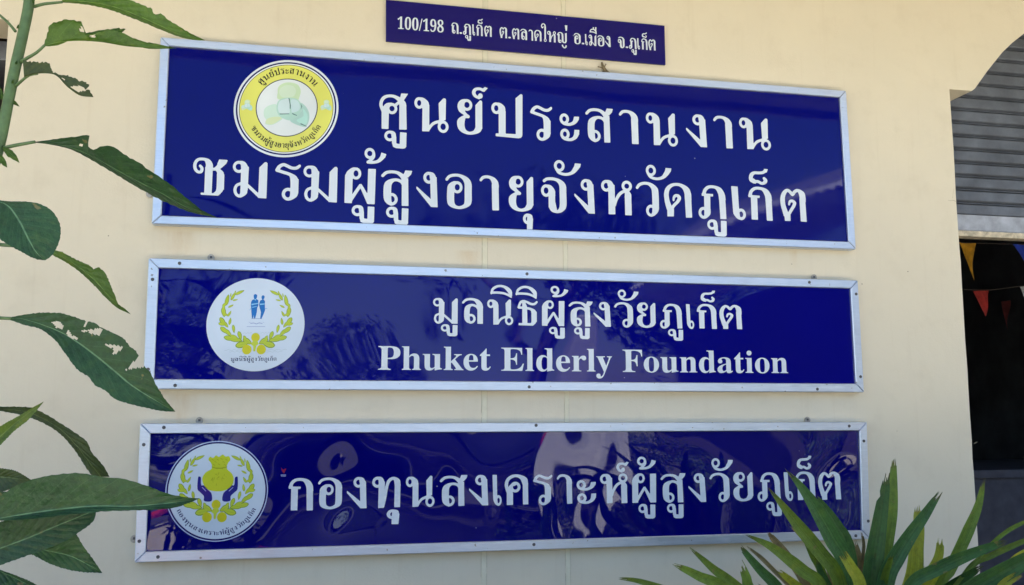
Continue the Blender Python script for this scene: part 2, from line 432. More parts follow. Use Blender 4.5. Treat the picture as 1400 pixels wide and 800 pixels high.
# ---- shelf and dark things seen through the window at far left
M_SHELF = mat_simple('grey_shelf', (.22, .24, .28), .5, .2, 20, .2)
M_DKW = mat_simple('dark_wood', (.05, .035, .028), .5, 0, 20, .4)
shelf = empty('window_shelf', (WX1-.4, .30, WZ0)); tag(shelf, 'grey shelf unit inside the window at the left edge', 'shelf')
zt = at(4, 62, .3).z; zb = at(4, 88, .3).z
box('shelf_board', (WXL, .26, zb), (WX1+.2, .55, zt), M_SHELF, shelf, .004)
box('upright', (WXL+.9, .262, WZ0-.1), (WXL+.95, .5, zb-.002), M_DKW, shelf)
box('lower_board', (WXL, .27, zb-.34), (WX1+.2, .55, zb-.30), M_DKW, shelf, .003)
box('back_panel', (WXL, .553, WZ0-.5), (WX1+.2, .57, WZ1+.2), M_DKW, shelf)

# ---- low counter deep inside the opening
cnt = empty('counter', (3.6, 2.4, .02)); tag(cnt, 'low dark counter inside the arched opening', 'counter')
M_CNT = mat_simple('counter_paint', (.115, .115, .15), .6, 0, 12, .2)
q0 = at(1344, 642, 2.0)
box('counter_top', (q0.x-.32, 1.95, q0.z-.05), (XR+.4, 2.9, q0.z), M_CNT, cnt, .006)
box('counter_front', (q0.x-.3, 1.99, .02), (XR+.4, 2.05, q0.z-.052), M_CNT, cnt, .004)

# ---- string of pennants inside the opening
bun = empty('pennant_string', at(1340, 331, 1.1)); tag(bun, 'string of coloured triangular pennants hanging in the dark opening', 'bunting')
def flag(pts, col, dy):
    P = [at(x, y, dy) for x, y in pts]; c = sum(P, Vector())/3
    vs = []; nn = 6
    for i in range(nn+1):
        for k in range(nn+1-i):
            a = 1-(i+k)/nn; b = k/nn; g = i/nn
            p = P[0]*a+P[1]*b+P[2]*g; p.y += .010*math.sin(p.x*55+p.z*20); vs.append(tuple(p))
    idx = {}; q = 0
    for i in range(nn+1):
        for k in range(nn+1-i): idx[i, k] = q; q += 1
    fs = []
    for i in range(nn):
        for k in range(nn-i):
            fs.append((idx[i, k], idx[i, k+1], idx[i+1, k]))
            if k < nn-i-1: fs.append((idx[i, k+1], idx[i+1, k+1], idx[i+1, k]))
    m = mat_simple('pennant_cloth', srgb(*col), .8, 0, 25, .35, 300, .0006)
    o = mesh('pennant', vs, fs, m, bun, True)
    return o
flag([(1310, 331.5), (1332.5, 333), (1330.5, 384)], (200, 148, 28), 1.1)['label'] = 'yellow pennant'
flag([(1331, 398), (1353.5, 397), (1347, 433)], (170, 42, 38), 1.2)['label'] = 'red pennant'
flag([(1383, 334), (1412, 335), (1402, 362)], (40, 70, 190), 1.1)['label'] = 'blue pennant'
flag([(1395, 391), (1414, 392), (1407, 420)], (190, 195, 205), 1.2)['label'] = 'white pennant'
flag([(1370, 412), (1381, 411), (1377, 452)], (90, 25, 28), 2.4)['label'] = 'dark red pennant'
bm = bmesh.new(); tube_bm(bm, [at(1290, 331, 1.1), at(1330, 332.5, 1.1), at(1385, 334, 1.1), at(1450, 335, 1.1)], .002, 6)
tube_bm(bm, [at(1310, 396, 1.2), at(1355, 396.5, 1.2), at(1400, 391, 1.2), at(1440, 386, 1.2)], .002, 6)
frombm('string', bm, M_DKW, bun)

# ================================================================== lettering: calligraphic strokes, united on a fine grid
PEN = 13.0
G = {}
def glyph(ch, b, H, items):
    "b=(x,y,slope) baseline in tracing units, y down; H = letter height in the same units"
    G[ch] = (b, H, items)
S = lambda *p: ('s', p)
Q = lambda *p: ('p', p)
O = lambda x, y, rx, ry, w=12.5: ('o', x, y, rx, ry, w)
B1 = (545, 532, .07)
glyph('ศ', B1, 315, [Q((143,345),(208,345),(208,508),(145,505)), Q((303,290),(366,290),(374,515),(305,513)), Q((318,183),(382,187),(345,245),(308,232)),
  S((174,352,30),(150,325,18),(136,290,15),(142,250,15),(168,218,17),(215,206,20),(262,214,24),(305,240,30),(330,270,32),(335,300,31)),
  S((176,350,30),(174,312,20),(195,285,16),(230,281,14)), O(236,322,36,38), S((262,296,14),(285,277,13),(305,262,13))])
glyph('น', B1, 315, [O(484,272,31,40), S((484,233,13),(512,236,20),(536,262,30),(545,300,31)), Q((514,290),(576,290),(578,532),(514,530)),
  S((574,515,8),(590,485,12),(615,460,14),(650,446,15),(695,438,20)), Q((661,275),(705,228),(722,231),(728,240),(726,430),(667,430)), O(704,490,37,43)])
glyph('ย', (945,562,.05), 310, [O(918,297,37,40), S((918,257,14),(882,262,24),(864,300,31),(872,350,28),(905,382,16),(932,402,13)),
  S((932,404,12),(895,406,18),(868,435,33),(866,490,33),(890,532,30),(945,552,30),(1005,538,32),(1028,505,32)), Q((996,298),(1038,253),(1052,256),(1058,265),(1060,510),(998,510))])
glyph('์', (1035,566,0), 313, [O(1044,208,9,11,12), S((1030,226,14),(998,212,16),(983,182,16),(998,152,15),(1035,143,13),(1066,152,12)), Q((1058,165),(1050,152),(1085,122),(1112,132),(1080,168))])
glyph('ป', (40,515,.03), 312, [O(-10,256,32,40), S((-10,217,14),(18,220,20),(38,245,30),(43,290,31)), Q((12,280),(75,280),(75,500),(13,500)),
  Q((166,158),(212,118),(225,119),(230,128),(228,495),(168,490)), Q((-15,484),(220,486),(228,500),(215,518),(190,523),(-15,510))])
glyph('ร', (455,535,.03), 305, [S((492,250,9),(465,268,14),(430,268,16),(395,252,15),(365,242,15),(335,258,15),(318,288,16)), S((316,290,14),(360,304,14),(415,322,16),(445,345,28),(455,390,31)),
  Q((424,360),(487,360),(487,485),(424,485)), O(408,490,37,41), S((455,470,31),(450,503,28),(428,526,16),(405,531,12))])
glyph('ะ', (660,520,.03), 310, [O(611,322,30,37), S((590,350,12),(615,366,14),(660,370,16),(700,352,20),(721,320,22)), Q((700,297),(747,297),(741,330),(694,325)),
  O(616,460,30,37), S((596,490,12),(622,505,14),(666,509,16),(704,490,20),(723,455,22)), Q((702,418),(747,418),(744,462),(698,460))])
glyph('ส', (1000,567,.03), 312, [S((815,304,12),(845,276,14),(890,268,16),(940,277,20),(982,310,25),(1000,345,25)), Q((1000,252),(1057,255),(1048,288),(1020,318),(980,305),(998,280)), Q((972,335),(1024,320),(1030,567),(974,567)),
  S((984,385,8),(965,352,13),(925,338,20),(882,350,28),(857,390,31),(857,500,31),(870,540,24),(888,554,16)), O(891,510,37,42)])
glyph('า', (1255,580,.03), 305, [S((1122,315,11),(1145,292,14),(1185,287,18),(1225,300,26),(1250,332,30),(1255,370,31)), Q((1222,352),(1284,352),(1288,580),(1227,580))])
glyph('ง', (615,607,0), 300, [O(566,358,35,38), S((568,320,14),(592,326,22),(604,360,29)), Q((577,350),(634,350),(645,607),(588,607)), Q((460,435),(476,448),(585,540),(605,607),(588,607),(460,458))])
glyph('ช', (230,447,0), 337, [S((146,184,13),(162,205,14),(156,236,15),(128,240,15),(102,215,15),(97,168,15),(120,130,15),(160,120,18),(205,128,27),(228,165,32),(228,205,34)), Q((192,190),(262,190),(260,440),(192,440)),
  Q((160,428),(345,428),(320,449),(160,447)), Q((303,245),(370,250),(372,392),(303,415)), S((268,208,14),(300,208,22),(330,232,30),(338,270,32)), S((338,380,33),(325,412,30),(300,432,25)), Q((318,115),(398,117),(385,150),(345,190),(325,200),(300,160)), Q((345,190),(325,205),(275,222),(262,212),(308,160))])
glyph('ม', (620,462,.045), 335, [O(500,184,41,42), S((502,142,15),(535,146,24),(556,190,34)), Q((522,185),(592,185),(588,400),(522,400)),
  S((554,395,32),(550,428,30),(520,452,16),(487,435,14),(473,395,14),(486,355,13),(520,338,12)), Q((585,338),(597,345),(695,432),(705,468),(690,468),(588,372)), Q((688,188),(735,140),(750,137),(762,150),(762,473),(686,468)), Q((592,185),(592,215),(570,180))])
glyph('ผ', (410,522,.045), 322, [Q((273,260),(343,260),(340,518),(272,515)), S((308,285,34),(314,242,28),(345,209,20),(375,208,14)), O(372,249,35,42), Q((330,455),(405,345),(425,345),(428,362),(340,500),(330,515)),
  Q((404,358),(412,344),(424,344),(490,450),(500,527),(480,523)), Q((482,205),(553,207),(548,528),(480,524))])
glyph('ู', (440,524,0), 322, [O(393,587,37,37), S((393,549,13),(422,556,20),(432,600,21)), Q((412,590),(452,590),(455,670),(415,660)), Q((415,650),(460,670),(545,665),(546,680),(535,695),(515,701),(450,699),(425,688)), Q((487,545),(547,547),(545,680),(485,680))])
glyph('้', (500,524,0), 322, [O(494,62,36,38), S((530,62,14),(527,92,15),(504,122,14),(478,140,10)), S((476,142,11),(520,142,14),(570,130,18),(605,98,22),(618,72,23)), Q((600,47),(648,60),(636,95),(592,88))])
glyph('อ', (185,501,0), 318, [S((68,240,12),(95,210,14),(140,198,17),(190,200,24),(240,225,32),(265,270,33),(267,340,33),(267,430,33),(250,468,30),(190,491,28),(130,478,32),(107,440,33),(106,340,33),(112,292,30),(135,267,18),(162,266,13)), O(166,307,36,42)])
glyph('จ', (1080,528,0), 300, [S((955,258,12),(985,240,14),(1040,237,18),(1095,252,28),(1128,290,32),(1132,360,32),(1132,468,32),(1112,506,28),(1080,520,25),(1045,512,28),(1028,480,31)), Q((997,370),(1058,370),(1058,490),(997,490)), O(974,342,35,41), S((974,302,13),(1005,305,22),(1027,340,30),(1028,380,31)), Q((1058,430),(1058,500),(1075,505))])
glyph('ั', (1160,528,0), 318, [O(1100,98,36,41), S((1072,128,12),(1100,162,14),(1160,174,16),(1218,155,20),(1252,115,26),(1266,90,27)), Q((1243,65),(1300,67),(1290,105),(1236,105))])
glyph('ุ', (812,520,0), 315, [O(808,587,29,35), S((812,552,14),(828,558,22),(830,590,26)), Q((804,590),(858,585),(852,688),(802,687))])
glyph('ห', (585,557,.04), 305, [O(461,298,34,39), S((463,259,13),(490,263,22),(506,300,30)), Q((480,290),(538,290),(541,553),(480,553)), S((540,470,8),(552,422,13),(580,375,15),(615,350,16),(650,348,18)), O(650,299,35,36), S((650,345,20),(660,372,29),(660,400,30)), Q((630,385),(690,380),(692,562),(632,560))])
glyph('ว', (890,566,0), 305, [S((742,315,12),(765,287,14),(810,272,16),(860,278,24),(898,308,30),(910,350,31),(912,470,31),(908,518,29),(890,550,18),(868,560,12)), O(868,518,34,41)])
glyph('ด', (1130,578,.04), 300, [S((1042,510,26),(1033,478,26),(1020,430,22),(1015,370,21),(1030,322,20),(1065,293,20),(1105,285,20),(1150,293,26),(1190,322,30),(1208,370,30),(1210,420,29)), Q((1180,380),(1237,380),(1242,583),(1186,583)), Q((1020,490),(1080,490),(1078,573),(1020,573)),
  S((1060,500,14),(1085,470,14),(1115,440,15),(1130,410,16),(1120,388,15),(1098,386,13),(1082,402,11),(1078,424,9))])
glyph('ภ', (400,520,.03), 297, [S((287,300,16),(302,264,16),(332,240,18),(375,237,20),(420,252,28),(448,300,30),(455,350,30)), Q((425,330),(482,330),(488,525),(432,525)), Q((267,298),(372,302),(370,325),(268,320)), Q((288,310),(345,310),(343,470),(288,470)), S((316,440,28),(314,480,28),(300,506,16),(282,512,12)), O(280,472,33,40)])
glyph('เ', (600,530,0), 297, [Q((540,233),(600,235),(606,440),(550,440)), S((578,430,28),(582,480,28),(598,514,18),(622,524,13)), O(624,485,31,39)])
glyph('ก', (800,540,.03), 297, [S((710,320,16),(722,281,15),(755,254,17),(800,251,20),(845,266,28),(873,310,30),(880,360,29)), Q((850,350),(906,350),(910,545),(856,543)), Q((693,312),(800,318),(797,340),(696,333)), Q((717,325),(775,328),(775,537),(718,535)), Q((693,320),(706,285),(722,300),(720,330))])
glyph('็', (790,540,0), 297, [S((858,86,13),(836,104,14),(800,110,16),(752,113,20),(727,138,18),(724,178,17),(746,196,12)), S((752,192,10),(788,190,12),(818,204,14),(846,198,18),(857,175,17),(845,158,13)), Q((728,190),(745,160),(768,178),(768,212),(742,208)), Q((848,70),(882,72),(870,104),(838,104))])
glyph('ต', (1120,550,.03), 297, [S((1036,500,26),(1024,460,24),(1008,400,22),(1006,340,21),(1022,292,20),(1050,267,18),(1075,280,16),(1098,306,13),(1120,278,16),(1150,266,20),(1180,288,28),(1190,330,28),(1190,370,27)), Q((1160,340),(1213,340),(1220,553),(1165,550)), Q((1015,470),(1072,470),(1072,548),(1020,547)),
  S((1062,478,14),(1085,442,14),(1106,408,15),(1114,380,15),(1095,364,13),(1072,370,11),(1063,394,9))])
glyph('ล', (600,528,0), 287, [S((440,290,12),(475,260,16),(530,250,20),(590,262,30),(625,300,34),(635,345,33)), Q((605,320),(668,320),(668,525),(605,525)), S((612,358,9),(590,330,14),(545,316,22),(503,332,30),(487,375,31),(486,460,31),(500,498,26),(528,513,18)), O(531,470,40,41,13.5)])
glyph('ิ', (870,532,0), 287, [S((766,180,10),(785,133,15),(830,103,18),(880,97,22),(930,112,26),(970,150,27),(990,200,12)), S((765,176,10),(830,172,13),(900,177,13),(950,193,13),(992,216,8))])
glyph('ธ', (1180,543,0), 285, [S((1283,278,10),(1255,300,15),(1215,300,18),(1170,280,16),(1130,270,16),(1097,287,14),(1078,330,13)), Q((1060,345),(1068,322),(1090,322),(1085,352)), S((1078,343,12),(1120,345,14),(1200,354,16),(1238,372,26),(1252,402,29)), Q((1117,275),(1148,280),(1172,330),(1175,530),(1117,530)), Q((1222,385),(1282,385),(1282,500),(1222,508)), Q((1075,516),(1270,514),(1240,543),(1075,541)), S((1252,490,29),(1243,513,26),(1225,527,20))])
glyph('ท', (1010,496,0), 285, [O(897,262,35,37), S((900,225,14),(925,229,22),(938,265,28)), Q((910,255),(968,260),(965,400),(960,497),(908,497)), S((958,480,8),(972,400,12),(984,312,14),(1005,252,16),(1045,228,20),(1078,245,28),(1087,290,28)), Q((1060,280),(1114,280),(1112,493),(1058,493))])
glyph('ค', (920,537,0), 277, [S((848,432,24),(828,400,16),(818,350,15),(835,302,16),(880,274,20),(930,275,26),(973,300,31),(989,350,25)), Q((965,330),(1012,330),(1015,535),(967,535)), Q((822,425),(877,425),(877,537),(822,537)), S((850,440,27),(850,390,20),(868,358,15),(892,350,12)), O(898,375,34,36)])
glyph('ถ', (400,520,.0), 297, [S((287,300,16),(302,264,16),(332,240,18),(385,237,20),(430,252,28),(458,300,30),(465,350,30)), Q((435,330),(492,330),(498,525),(442,525)), Q((267,298),(362,302),(360,325),(268,320)), Q((288,310),(345,310),(343,470),(288,470)), S((316,440,28),(318,480,28),(332,506,16),(350,512,12)), O(352,472,33,40)])
K = 1.5
glyph('ใ', (600*K,425*K,0), 297, [('o',605*K,398*K,18*K,22*K,9), Q((590*K,160*K),(617*K,160*K),(617*K,385*K),(590*K,385*K)), S((604*K,170*K,19),(598*K,122*K,17),(573*K,103*K,13),(547*K,118*K,13),(540*K,152*K,13),(556*K,178*K,13),(570*K,158*K,9))])
glyph('ญ', (900*K,452*K,0), 297, [S((832*K,312*K,15),(850*K,277*K,15),(885*K,266*K,17),(915*K,285*K,22),(922*K,330*K,24),(924*K,410*K,24),(938*K,440*K,20),(968*K,442*K,22),(984*K,410*K,24)), Q((966*K,275*K),(998*K,262*K),(1000*K,420*K),(968*K,420*K)),
  Q((822*K,298*K),(872*K,298*K),(870*K,314*K),(824*K,314*K)), Q((838*K,305*K),(868*K,305*K),(868*K,430*K),(838*K,430*K)), S((853*K,415*K,22),(858*K,440*K,16),(878*K,446*K,12)), ('o',880*K,425*K,17*K,20*K,9), S((918*K,490*K,17),(930*K,520*K,20),(958*K,538*K,22),(980*K,520*K,22),(986*K,495*K,20))])
glyph('่', (987*K,455*K,0), 297, [Q((963*K,130*K),(1010*K,130*K),(1003*K,230*K),(977*K,230*K))])
glyph('ื', (870,532,0), 287, [S((766,180,10),(785,133,15),(830,106,18),(880,100,20),(930,115,24),(970,150,27),(990,200,12)), S((765,176,10),(830,172,13),(900,177,13),(950,193,13),(992,216,8)), Q((945,40),(995,40),(990,140),(952,130)), Q((865,45),(905,45),(905,115),(872,110))])
glyph('.', (0,100,0), 300, [('o',30,70,8,10,26), ('o',30,70,1,1,22)])

def raster_glyph(ch, step=.018):
    (bx, by, bs), H, items = G[ch]
    conv = lambda x, y: ((x-bx)/H, (by + bs*(x-bx) - y)/H)
    nb = PEN/H
    samples = []; polys = []
    for it in items:
        if it[0] == 's':
            P = [(*conv(x, y), wv/H) for x, y, wv in it[1]]
            samples += [(q[0], q[1], q[2]) for q in catmull(P, .012)]
        elif it[0] == 'o':
            _, x, y, rx, ry, wv = it
            cx, cz = conv(x, y)
            for k in range(70):
                a = k*2*math.pi/70; samples.append((cx+rx/H*math.cos(a), cz+ry/H*math.sin(a), wv/H))
        else:
            P = [conv(x, y) for x, y in it[1]]
            P = sorted(set(P)); lo = []; up = []
            cr = lambda o, a, b: (a[0]-o[0])*(b[1]-o[1])-(a[1]-o[1])*(b[0]-o[0])
            for q in P:
                while len(lo) > 1 and cr(lo[-2], lo[-1], q) <= 0: lo.pop()
                lo.append(q)
            for q in P[::-1]:
                while len(up) > 1 and cr(up[-2], up[-1], q) <= 0: up.pop()
                up.append(q)
            polys.append(lo[:-1]+up[:-1])
    xs = [s[0]-s[2] for s in samples]+[s[0]+s[2] for s in samples]+[p[0] for P in polys for p in P]
    zs = [s[1]-nb for s in samples]+[s[1]+nb for s in samples]+[p[1] for P in polys for p in P]
    x0, x1, z0, z1 = min(xs), max(xs), min(zs), max(zs)
    nx = int((x1-x0)/step)+5; nz = int((z1-z0)/step)+5
    gx = x0-2*step+np.arange(nx)*step; gz = z0-2*step+np.arange(nz)*step
    X, Z = np.meshgrid(gx, gz, indexing='ij'); F = np.full(X.shape, 9.0)
    for i in range(0, len(samples), 64):
        s = np.array(samples[i:i+64])
        d = np.sqrt(((X[..., None]-s[:, 0])/s[:, 2])**2 + ((Z[..., None]-s[:, 1])/nb)**2)-1
        F = np.minimum(F, (d*np.minimum(s[:, 2], nb)).min(-1))
    for P in polys:
        d = np.full(X.shape, -9.0)
        for i in range(len(P)):
            a, b = P[i], P[(i+1) % len(P)]; ex, ez = b[0]-a[0], b[1]-a[1]; L = math.hypot(ex, ez)
            if L < 1e-6: continue
            d = np.maximum(d, ((X-a[0])*ez-(Z-a[1])*ex)/L)
        F = np.minimum(F, d)
    verts = []; vid = {}; faces = []
    def V(key, x, z):
        if key not in vid: vid[key] = len(verts); verts.append(((x-x0)/(x1-x0), 0, z))
        return vid[key]
    IN = F < 0
    anyc = IN[:-1, :-1] | IN[1:, :-1] | IN[1:, 1:] | IN[:-1, 1:]
    allc = IN[:-1, :-1] & IN[1:, :-1] & IN[1:, 1:] & IN[:-1, 1:]
    # long runs of fully covered cells become one quad
    for i, j in zip(*np.nonzero(anyc & ~allc)):
        cs = [(i, j), (i+1, j), (i+1, j+1), (i, j+1)]; poly = []
        for k in range(4):
            a, b = cs[k], cs[(k+1) % 4]; fa, fb = F[a], F[b]
            if fa < 0: poly.append(V(a, gx[a[0]], gz[a[1]]))
            if (fa < 0) != (fb < 0):
                t = fa/(fa-fb); key = (min(a, b), max(a, b))
                poly.append(V(key, gx[a[0]]+(gx[b[0]]-gx[a[0]])*t, gz[a[1]]+(gz[b[1]]-gz[a[1]])*t))
        if len(poly) > 2: faces.append(poly)
    for i in range(nx-1):
        j = 0
        while j < nz-1:
            if allc[i, j]:
                k = j
                while k < nz-1 and allc[i, k]: k += 1
                faces.append([V((i, j), gx[i], gz[j]), V((i+1, j), gx[i+1], gz[j]), V((i+1, k), gx[i+1], gz[k]), V((i, k), gx[i], gz[k])])
                j = k
            else: j += 1
    me = bpy.data.meshes.new('letter'); me.from_pydata(verts, [], faces); me.update()
    return me, (x1-x0), x0 + 0, 
_g = {}
def gmesh(ch, fine=True):
    if (ch, fine) not in _g: _g[ch, fine] = raster_glyph(ch, .018 if fine else .032)
    return _g[ch, fine]
_gm = {}
def gmesh_mat(ch, mat, fine=True):
    k = (ch, mat.name, fine)
    if k not in _gm:
        me = gmesh(ch, fine)[0].copy(); me.materials.append(mat); _gm[k] = me
    return _gm[k]

def put_line(sign, Y, mat, chars, base, heights):
    "chars: (glyph, x-left, x-right) as seen; base: (x,y) points of the baseline; heights: (x,h)"
    bx = [b[0] for b in base]; bz = [at(b[0], b[1], Y) for b in base]
    hx = [h[0] for h in heights]; hv = [h[1] for h in heights]
    for ch, xl, xr in chars:
        xm = (xl+xr)/2
        yb = np.interp(xm, bx, [b[1] for b in base]); h = np.interp(xm, hx, hv)
        if xm < bx[0]: yb = base[0][1]+(xm-bx[0])*(base[1][1]-base[0][1])/(bx[1]-bx[0])
        if xm > bx[-1]: yb = base[-1][1]+(xm-bx[-1])*(base[-1][1]-base[-2][1])/(bx[-1]-bx[-2])
        A = at(xl, yb, Y); Bp = at(xr, yb, Y); T = at(xm, yb-h, Y); Bm = at(xm, yb, Y)
        o = child2('letter', gmesh_mat(ch, mat), None, sign, (A.x, Y, Bm.z)); o.scale = (Bp.x-A.x, 1, T.z-Bm.z)

def latin_mesh(s):
    r = ''
    for ch in s:
        if 'A' <= ch <= 'Z': r += chr(0x1D400+ord(ch)-65)
        elif 'a' <= ch <= 'z': r += chr(0x1D41A+ord(ch)-97)
        elif '0' <= ch <= '9': r += chr(0x1D7CE+ord(ch)-48)
        else: r += ch
    c = bpy.data.curves.new('word', 'FONT'); c.body = r; c.size = 1
    o = bpy.data.objects.new('word', c); COL.objects.link(o)
    bpy.context.view_layer.update()
    me = bpy.data.meshes.new_from_object(o.evaluated_get(bpy.context.evaluated_depsgraph_get()))
    bpy.data.objects.remove(o); return me
def put_word(sign, Y, mat, text, xl, xr, yl, yr, capl, capr):
    me = latin_mesh(text)
    co = np.array([v.co[:] for v in me.vertices]); x0, x1 = co[:, 0].min(), co[:, 0].max()
    cap = .0
    # cap height from the first character's vertices
    first = co[co[:, 0] < x0+.25]; cap = first[:, 1].max()
    A = at(xl, yl, Y); Bp = at(xr, yr, Y); hA = at(xl, yl-capl, Y).z-A.z; hB = at(xr, yr-capr, Y).z-Bp.z
    bm = bmesh.new(); bm.from_mesh(me)
    bmesh.ops.remove_doubles(bm, verts=bm.verts, dist=1e-5)
    bm.verts.ensure_lookup_table()
    seen = {}; isl = []
    for v in bm.verts:
        if v in seen: continue
        st = [v]; seen[v] = len(isl); cur = []
        while st:
            q = st.pop(); cur.append(q)
            for e in q.link_edges:
                ot = e.other_vert(q)
                if ot not in seen: seen[ot] = len(isl); st.append(ot)
        isl.append(cur)
    grp = []
    for i, c in sorted(enumerate(isl), key=lambda t: min(v.co.x for v in t[1])):
        a, b = min(v.co.x for v in c), max(v.co.x for v in c)
        if grp and (min(b, grp[-1][1])-max(a, grp[-1][0])) > .5*min(b-a, grp[-1][1]-grp[-1][0]):
            grp[-1][2].append(i); grp[-1][0] = min(a, grp[-1][0]); grp[-1][1] = max(b, grp[-1][1])
        else: grp.append([a, b, [i]])
    for a, b, ids in grp:
        vm = {}; vs = []; fs = []
        for f in bm.faces:
            if seen[f.verts[0]] in ids:
                q = []
                for v in f.verts:
                    if v not in vm:
                        t = (v.co.x-x0)/(x1-x0); vm[v] = len(vs); zz = A.z+(Bp.z-A.z)*t; hh = (hA+(hB-hA)*t)/cap
                        vs.append((A.x+(Bp.x-A.x)*t, Y, zz+v.co.y*hh))
                    q.append(vm[v])
                fs.append(q)
        mesh('letter', vs, fs, mat, sign)
    bm.free()

# ================================================================== the four signs
FY = -.040      # front of the frames
PY = -.030      # front of the panels
def lerp2(q, s, t):   # q: TL,TR,BR,BL
    a = q[0].lerp(q[1], s); b = q[3].lerp(q[2], s); return a.lerp(b, t)
def framed_sign(key, label, px, fw, screws, tabs):
    q = [at(*p, FY) for p in px]
    root = empty('sign_board', (q[3].x, FY, q[3].z))
    tag(root, label, 'sign', 'blue framed sign boards on the wall')
    c = sum(q, Vector())/4
    inn = []
    for i in range(4):
        a, p, b = q[i-1], q[i], q[(i+1) % 4]
        u = (a-p).normalized()*fw; v = (b-p).normalized()*fw
        inn.append(p+u+v)
    gap = .0006
    for i in range(4):
        j = (i+1) % 4; d = (q[j]-q[i]).normalized()*gap
        pts = [q[i]+d, q[j]-d, inn[j]-d, inn[i]+d]
        o = prism('frame_bar', [(p.x, p.z) for p in pts], FY, -.004, M_ALU, root, .0022)
    ip = [inn[i] + (c-inn[i]).normalized()*-.006 for i in range(4)]
    prism('panel', [(p.x, p.z) for p in ip], PY, PY+.006, M_BLUE[key], root)
    # dark shadow gap backing so that the mitres read as joints
    for sx, sy in screws:
        p = at(sx, sy, FY); bm = bmesh.new()
        n = 14; r = .0052
        rings = []
        for rr, yy in ((r, 0), (r*.95, -.0016), (r*.6, -.0024)):
            rings.append([bm.verts.new((p.x+rr*math.cos(k*2*math.pi/n), FY+yy, p.z+rr*math.sin(k*2*math.pi/n))) for k in range(n)])
        for a in range(2):
            for k in range(n): bm.faces.new((rings[a][k], rings[a][(k+1) % n], rings[a+1][(k+1) % n], rings[a+1][k]))
        ce = bm.verts.new((p.x, FY-.0012, p.z))
        for k in range(n): bm.faces.new((rings[2][k], rings[2][(k+1) % n], ce))
        bmesh.ops.recalc_face_normals(bm, faces=bm.faces[:])
        frombm('screw', bm, M_SCREW, root)
    for tx, ty, dx, dy in tabs:
        p = at(tx, ty, -.006); r = .0105
        bm = bmesh.new(); n = 16
        out = [bm.verts.new((p.x+r*math.cos(k*2*math.pi/n), -.007, p.z+r*1.1*math.sin(k*2*math.pi/n))) for k in range(n)]
        inr = [bm.verts.new((p.x+r*.38*math.cos(k*2*math.pi/n), -.007, p.z+.002+r*.38*math.sin(k*2*math.pi/n))) for k in range(n)]
        for k in range(n): bm.faces.new((out[k], out[(k+1) % n], inr[(k+1) % n], inr[k]))
        g = bmesh.ops.extrude_face_region(bm, geom=bm.faces[:]); bmesh.ops.translate(bm, verts=[v for v in g['geom'] if isinstance(v, bmesh.types.BMVert)], vec=(0, .004, 0))
        bmesh.ops.recalc_face_normals(bm, faces=bm.faces[:])
        frombm('hanging_tab', bm, M_TAB, root)
        bm = bmesh.new(); bm_box(bm, (p.x-.0035, -.0095, p.z-.0015), (p.x+.0035, -.003, p.z+.0055), .0012)
        frombm('tab_nail', bm, M_SCREW, root)
    return root
S1 = framed_sign(1, 'largest blue sign with two lines of Thai lettering and a yellow ring emblem', [(219.3, 50.5), (1157, 124), (1170.5, 341), (207, 306)], .0268,
    [], [(204.5, 265, 0, 0), (1157.5, 136, 0, 0)][:1])
S2 = framed_sign(2, 'middle blue sign with Thai lettering over white English words', [(203, 352.6), (1173, 383.3), (1181.6, 536.4), (195.2, 532)], .0295,
    [(245.5, 360), (208.5, 382), (720.5, 374.5), (1106.5, 386), (1170.5, 402), (1176.5, 515), (1117.5, 532), (723.5, 529), (239.5, 527), (202.5, 505)],
    [(288.5, 352.5, 0, 0), (1113, 379.5, 0, 0)])
S3 = framed_sign(3, 'lowest blue sign with one Thai line and wavy reflections', [(191.4, 579), (1185.5, 577), (1190, 737), (183.6, 769.5)], .0295,
    [(224, 584.5), (196.5, 608), (733, 581.5), (1161, 582.5), (1181, 603), (1187, 712.5), (1170, 732.5), (730, 744.5), (216, 761.5), (190.5, 740)],
    [(272.5, 575.5, 0, 0), (1104, 574.5, 0, 0), (183.5, 737, 0, 0)])
# small address plate: a plain sheet screwed flat to the wall
q = [at(*p, -.012) for p in ((527.6, -.5), (908.6, 35), (910, 88.5), (527.6, 56))]
S0 = empty('address_plate', (q[3].x, -.012, q[3].z)); tag(S0, 'small unframed blue address plate above the largest sign', 'sign')
prism('plate', [(p.x, p.z) for p in q], -.012, -.003, M_BLUE[0], S0, .0006)
for a, b in (((0, 0), (1, 0)), ((0, 1), (1, 1)), ((1, 0), (1, 1)), ((0, 0), (0, 1))):   # thin worn edge showing a paler core
    pass

LY = PY-.0009
B = [(526,176.2),(582,179.8),(640,183.6),(686,187.2),(745,191.3),(830,194.7),(868,197),(897,198.8),(962,201),(1000,203),(1045,205)]
put_line(S1, LY, M_LET[1], [('ศ',518,557.3),('น',566,613.2),('ย',624.8,659.3),('์',645,666.8),('ป',671.7,714.5),('ร',725,755),('ะ',765.2,792.2),('ส',800.7,838.5),('า',846.8,873.2),('น',883.8,927),('ง',938.7,966.7),('า',976.2,1002),('น',1011.7,1054.2)],
    B, [(526,47.3),(700,46.8),(860,46),(900,45),(1045,43.2)])
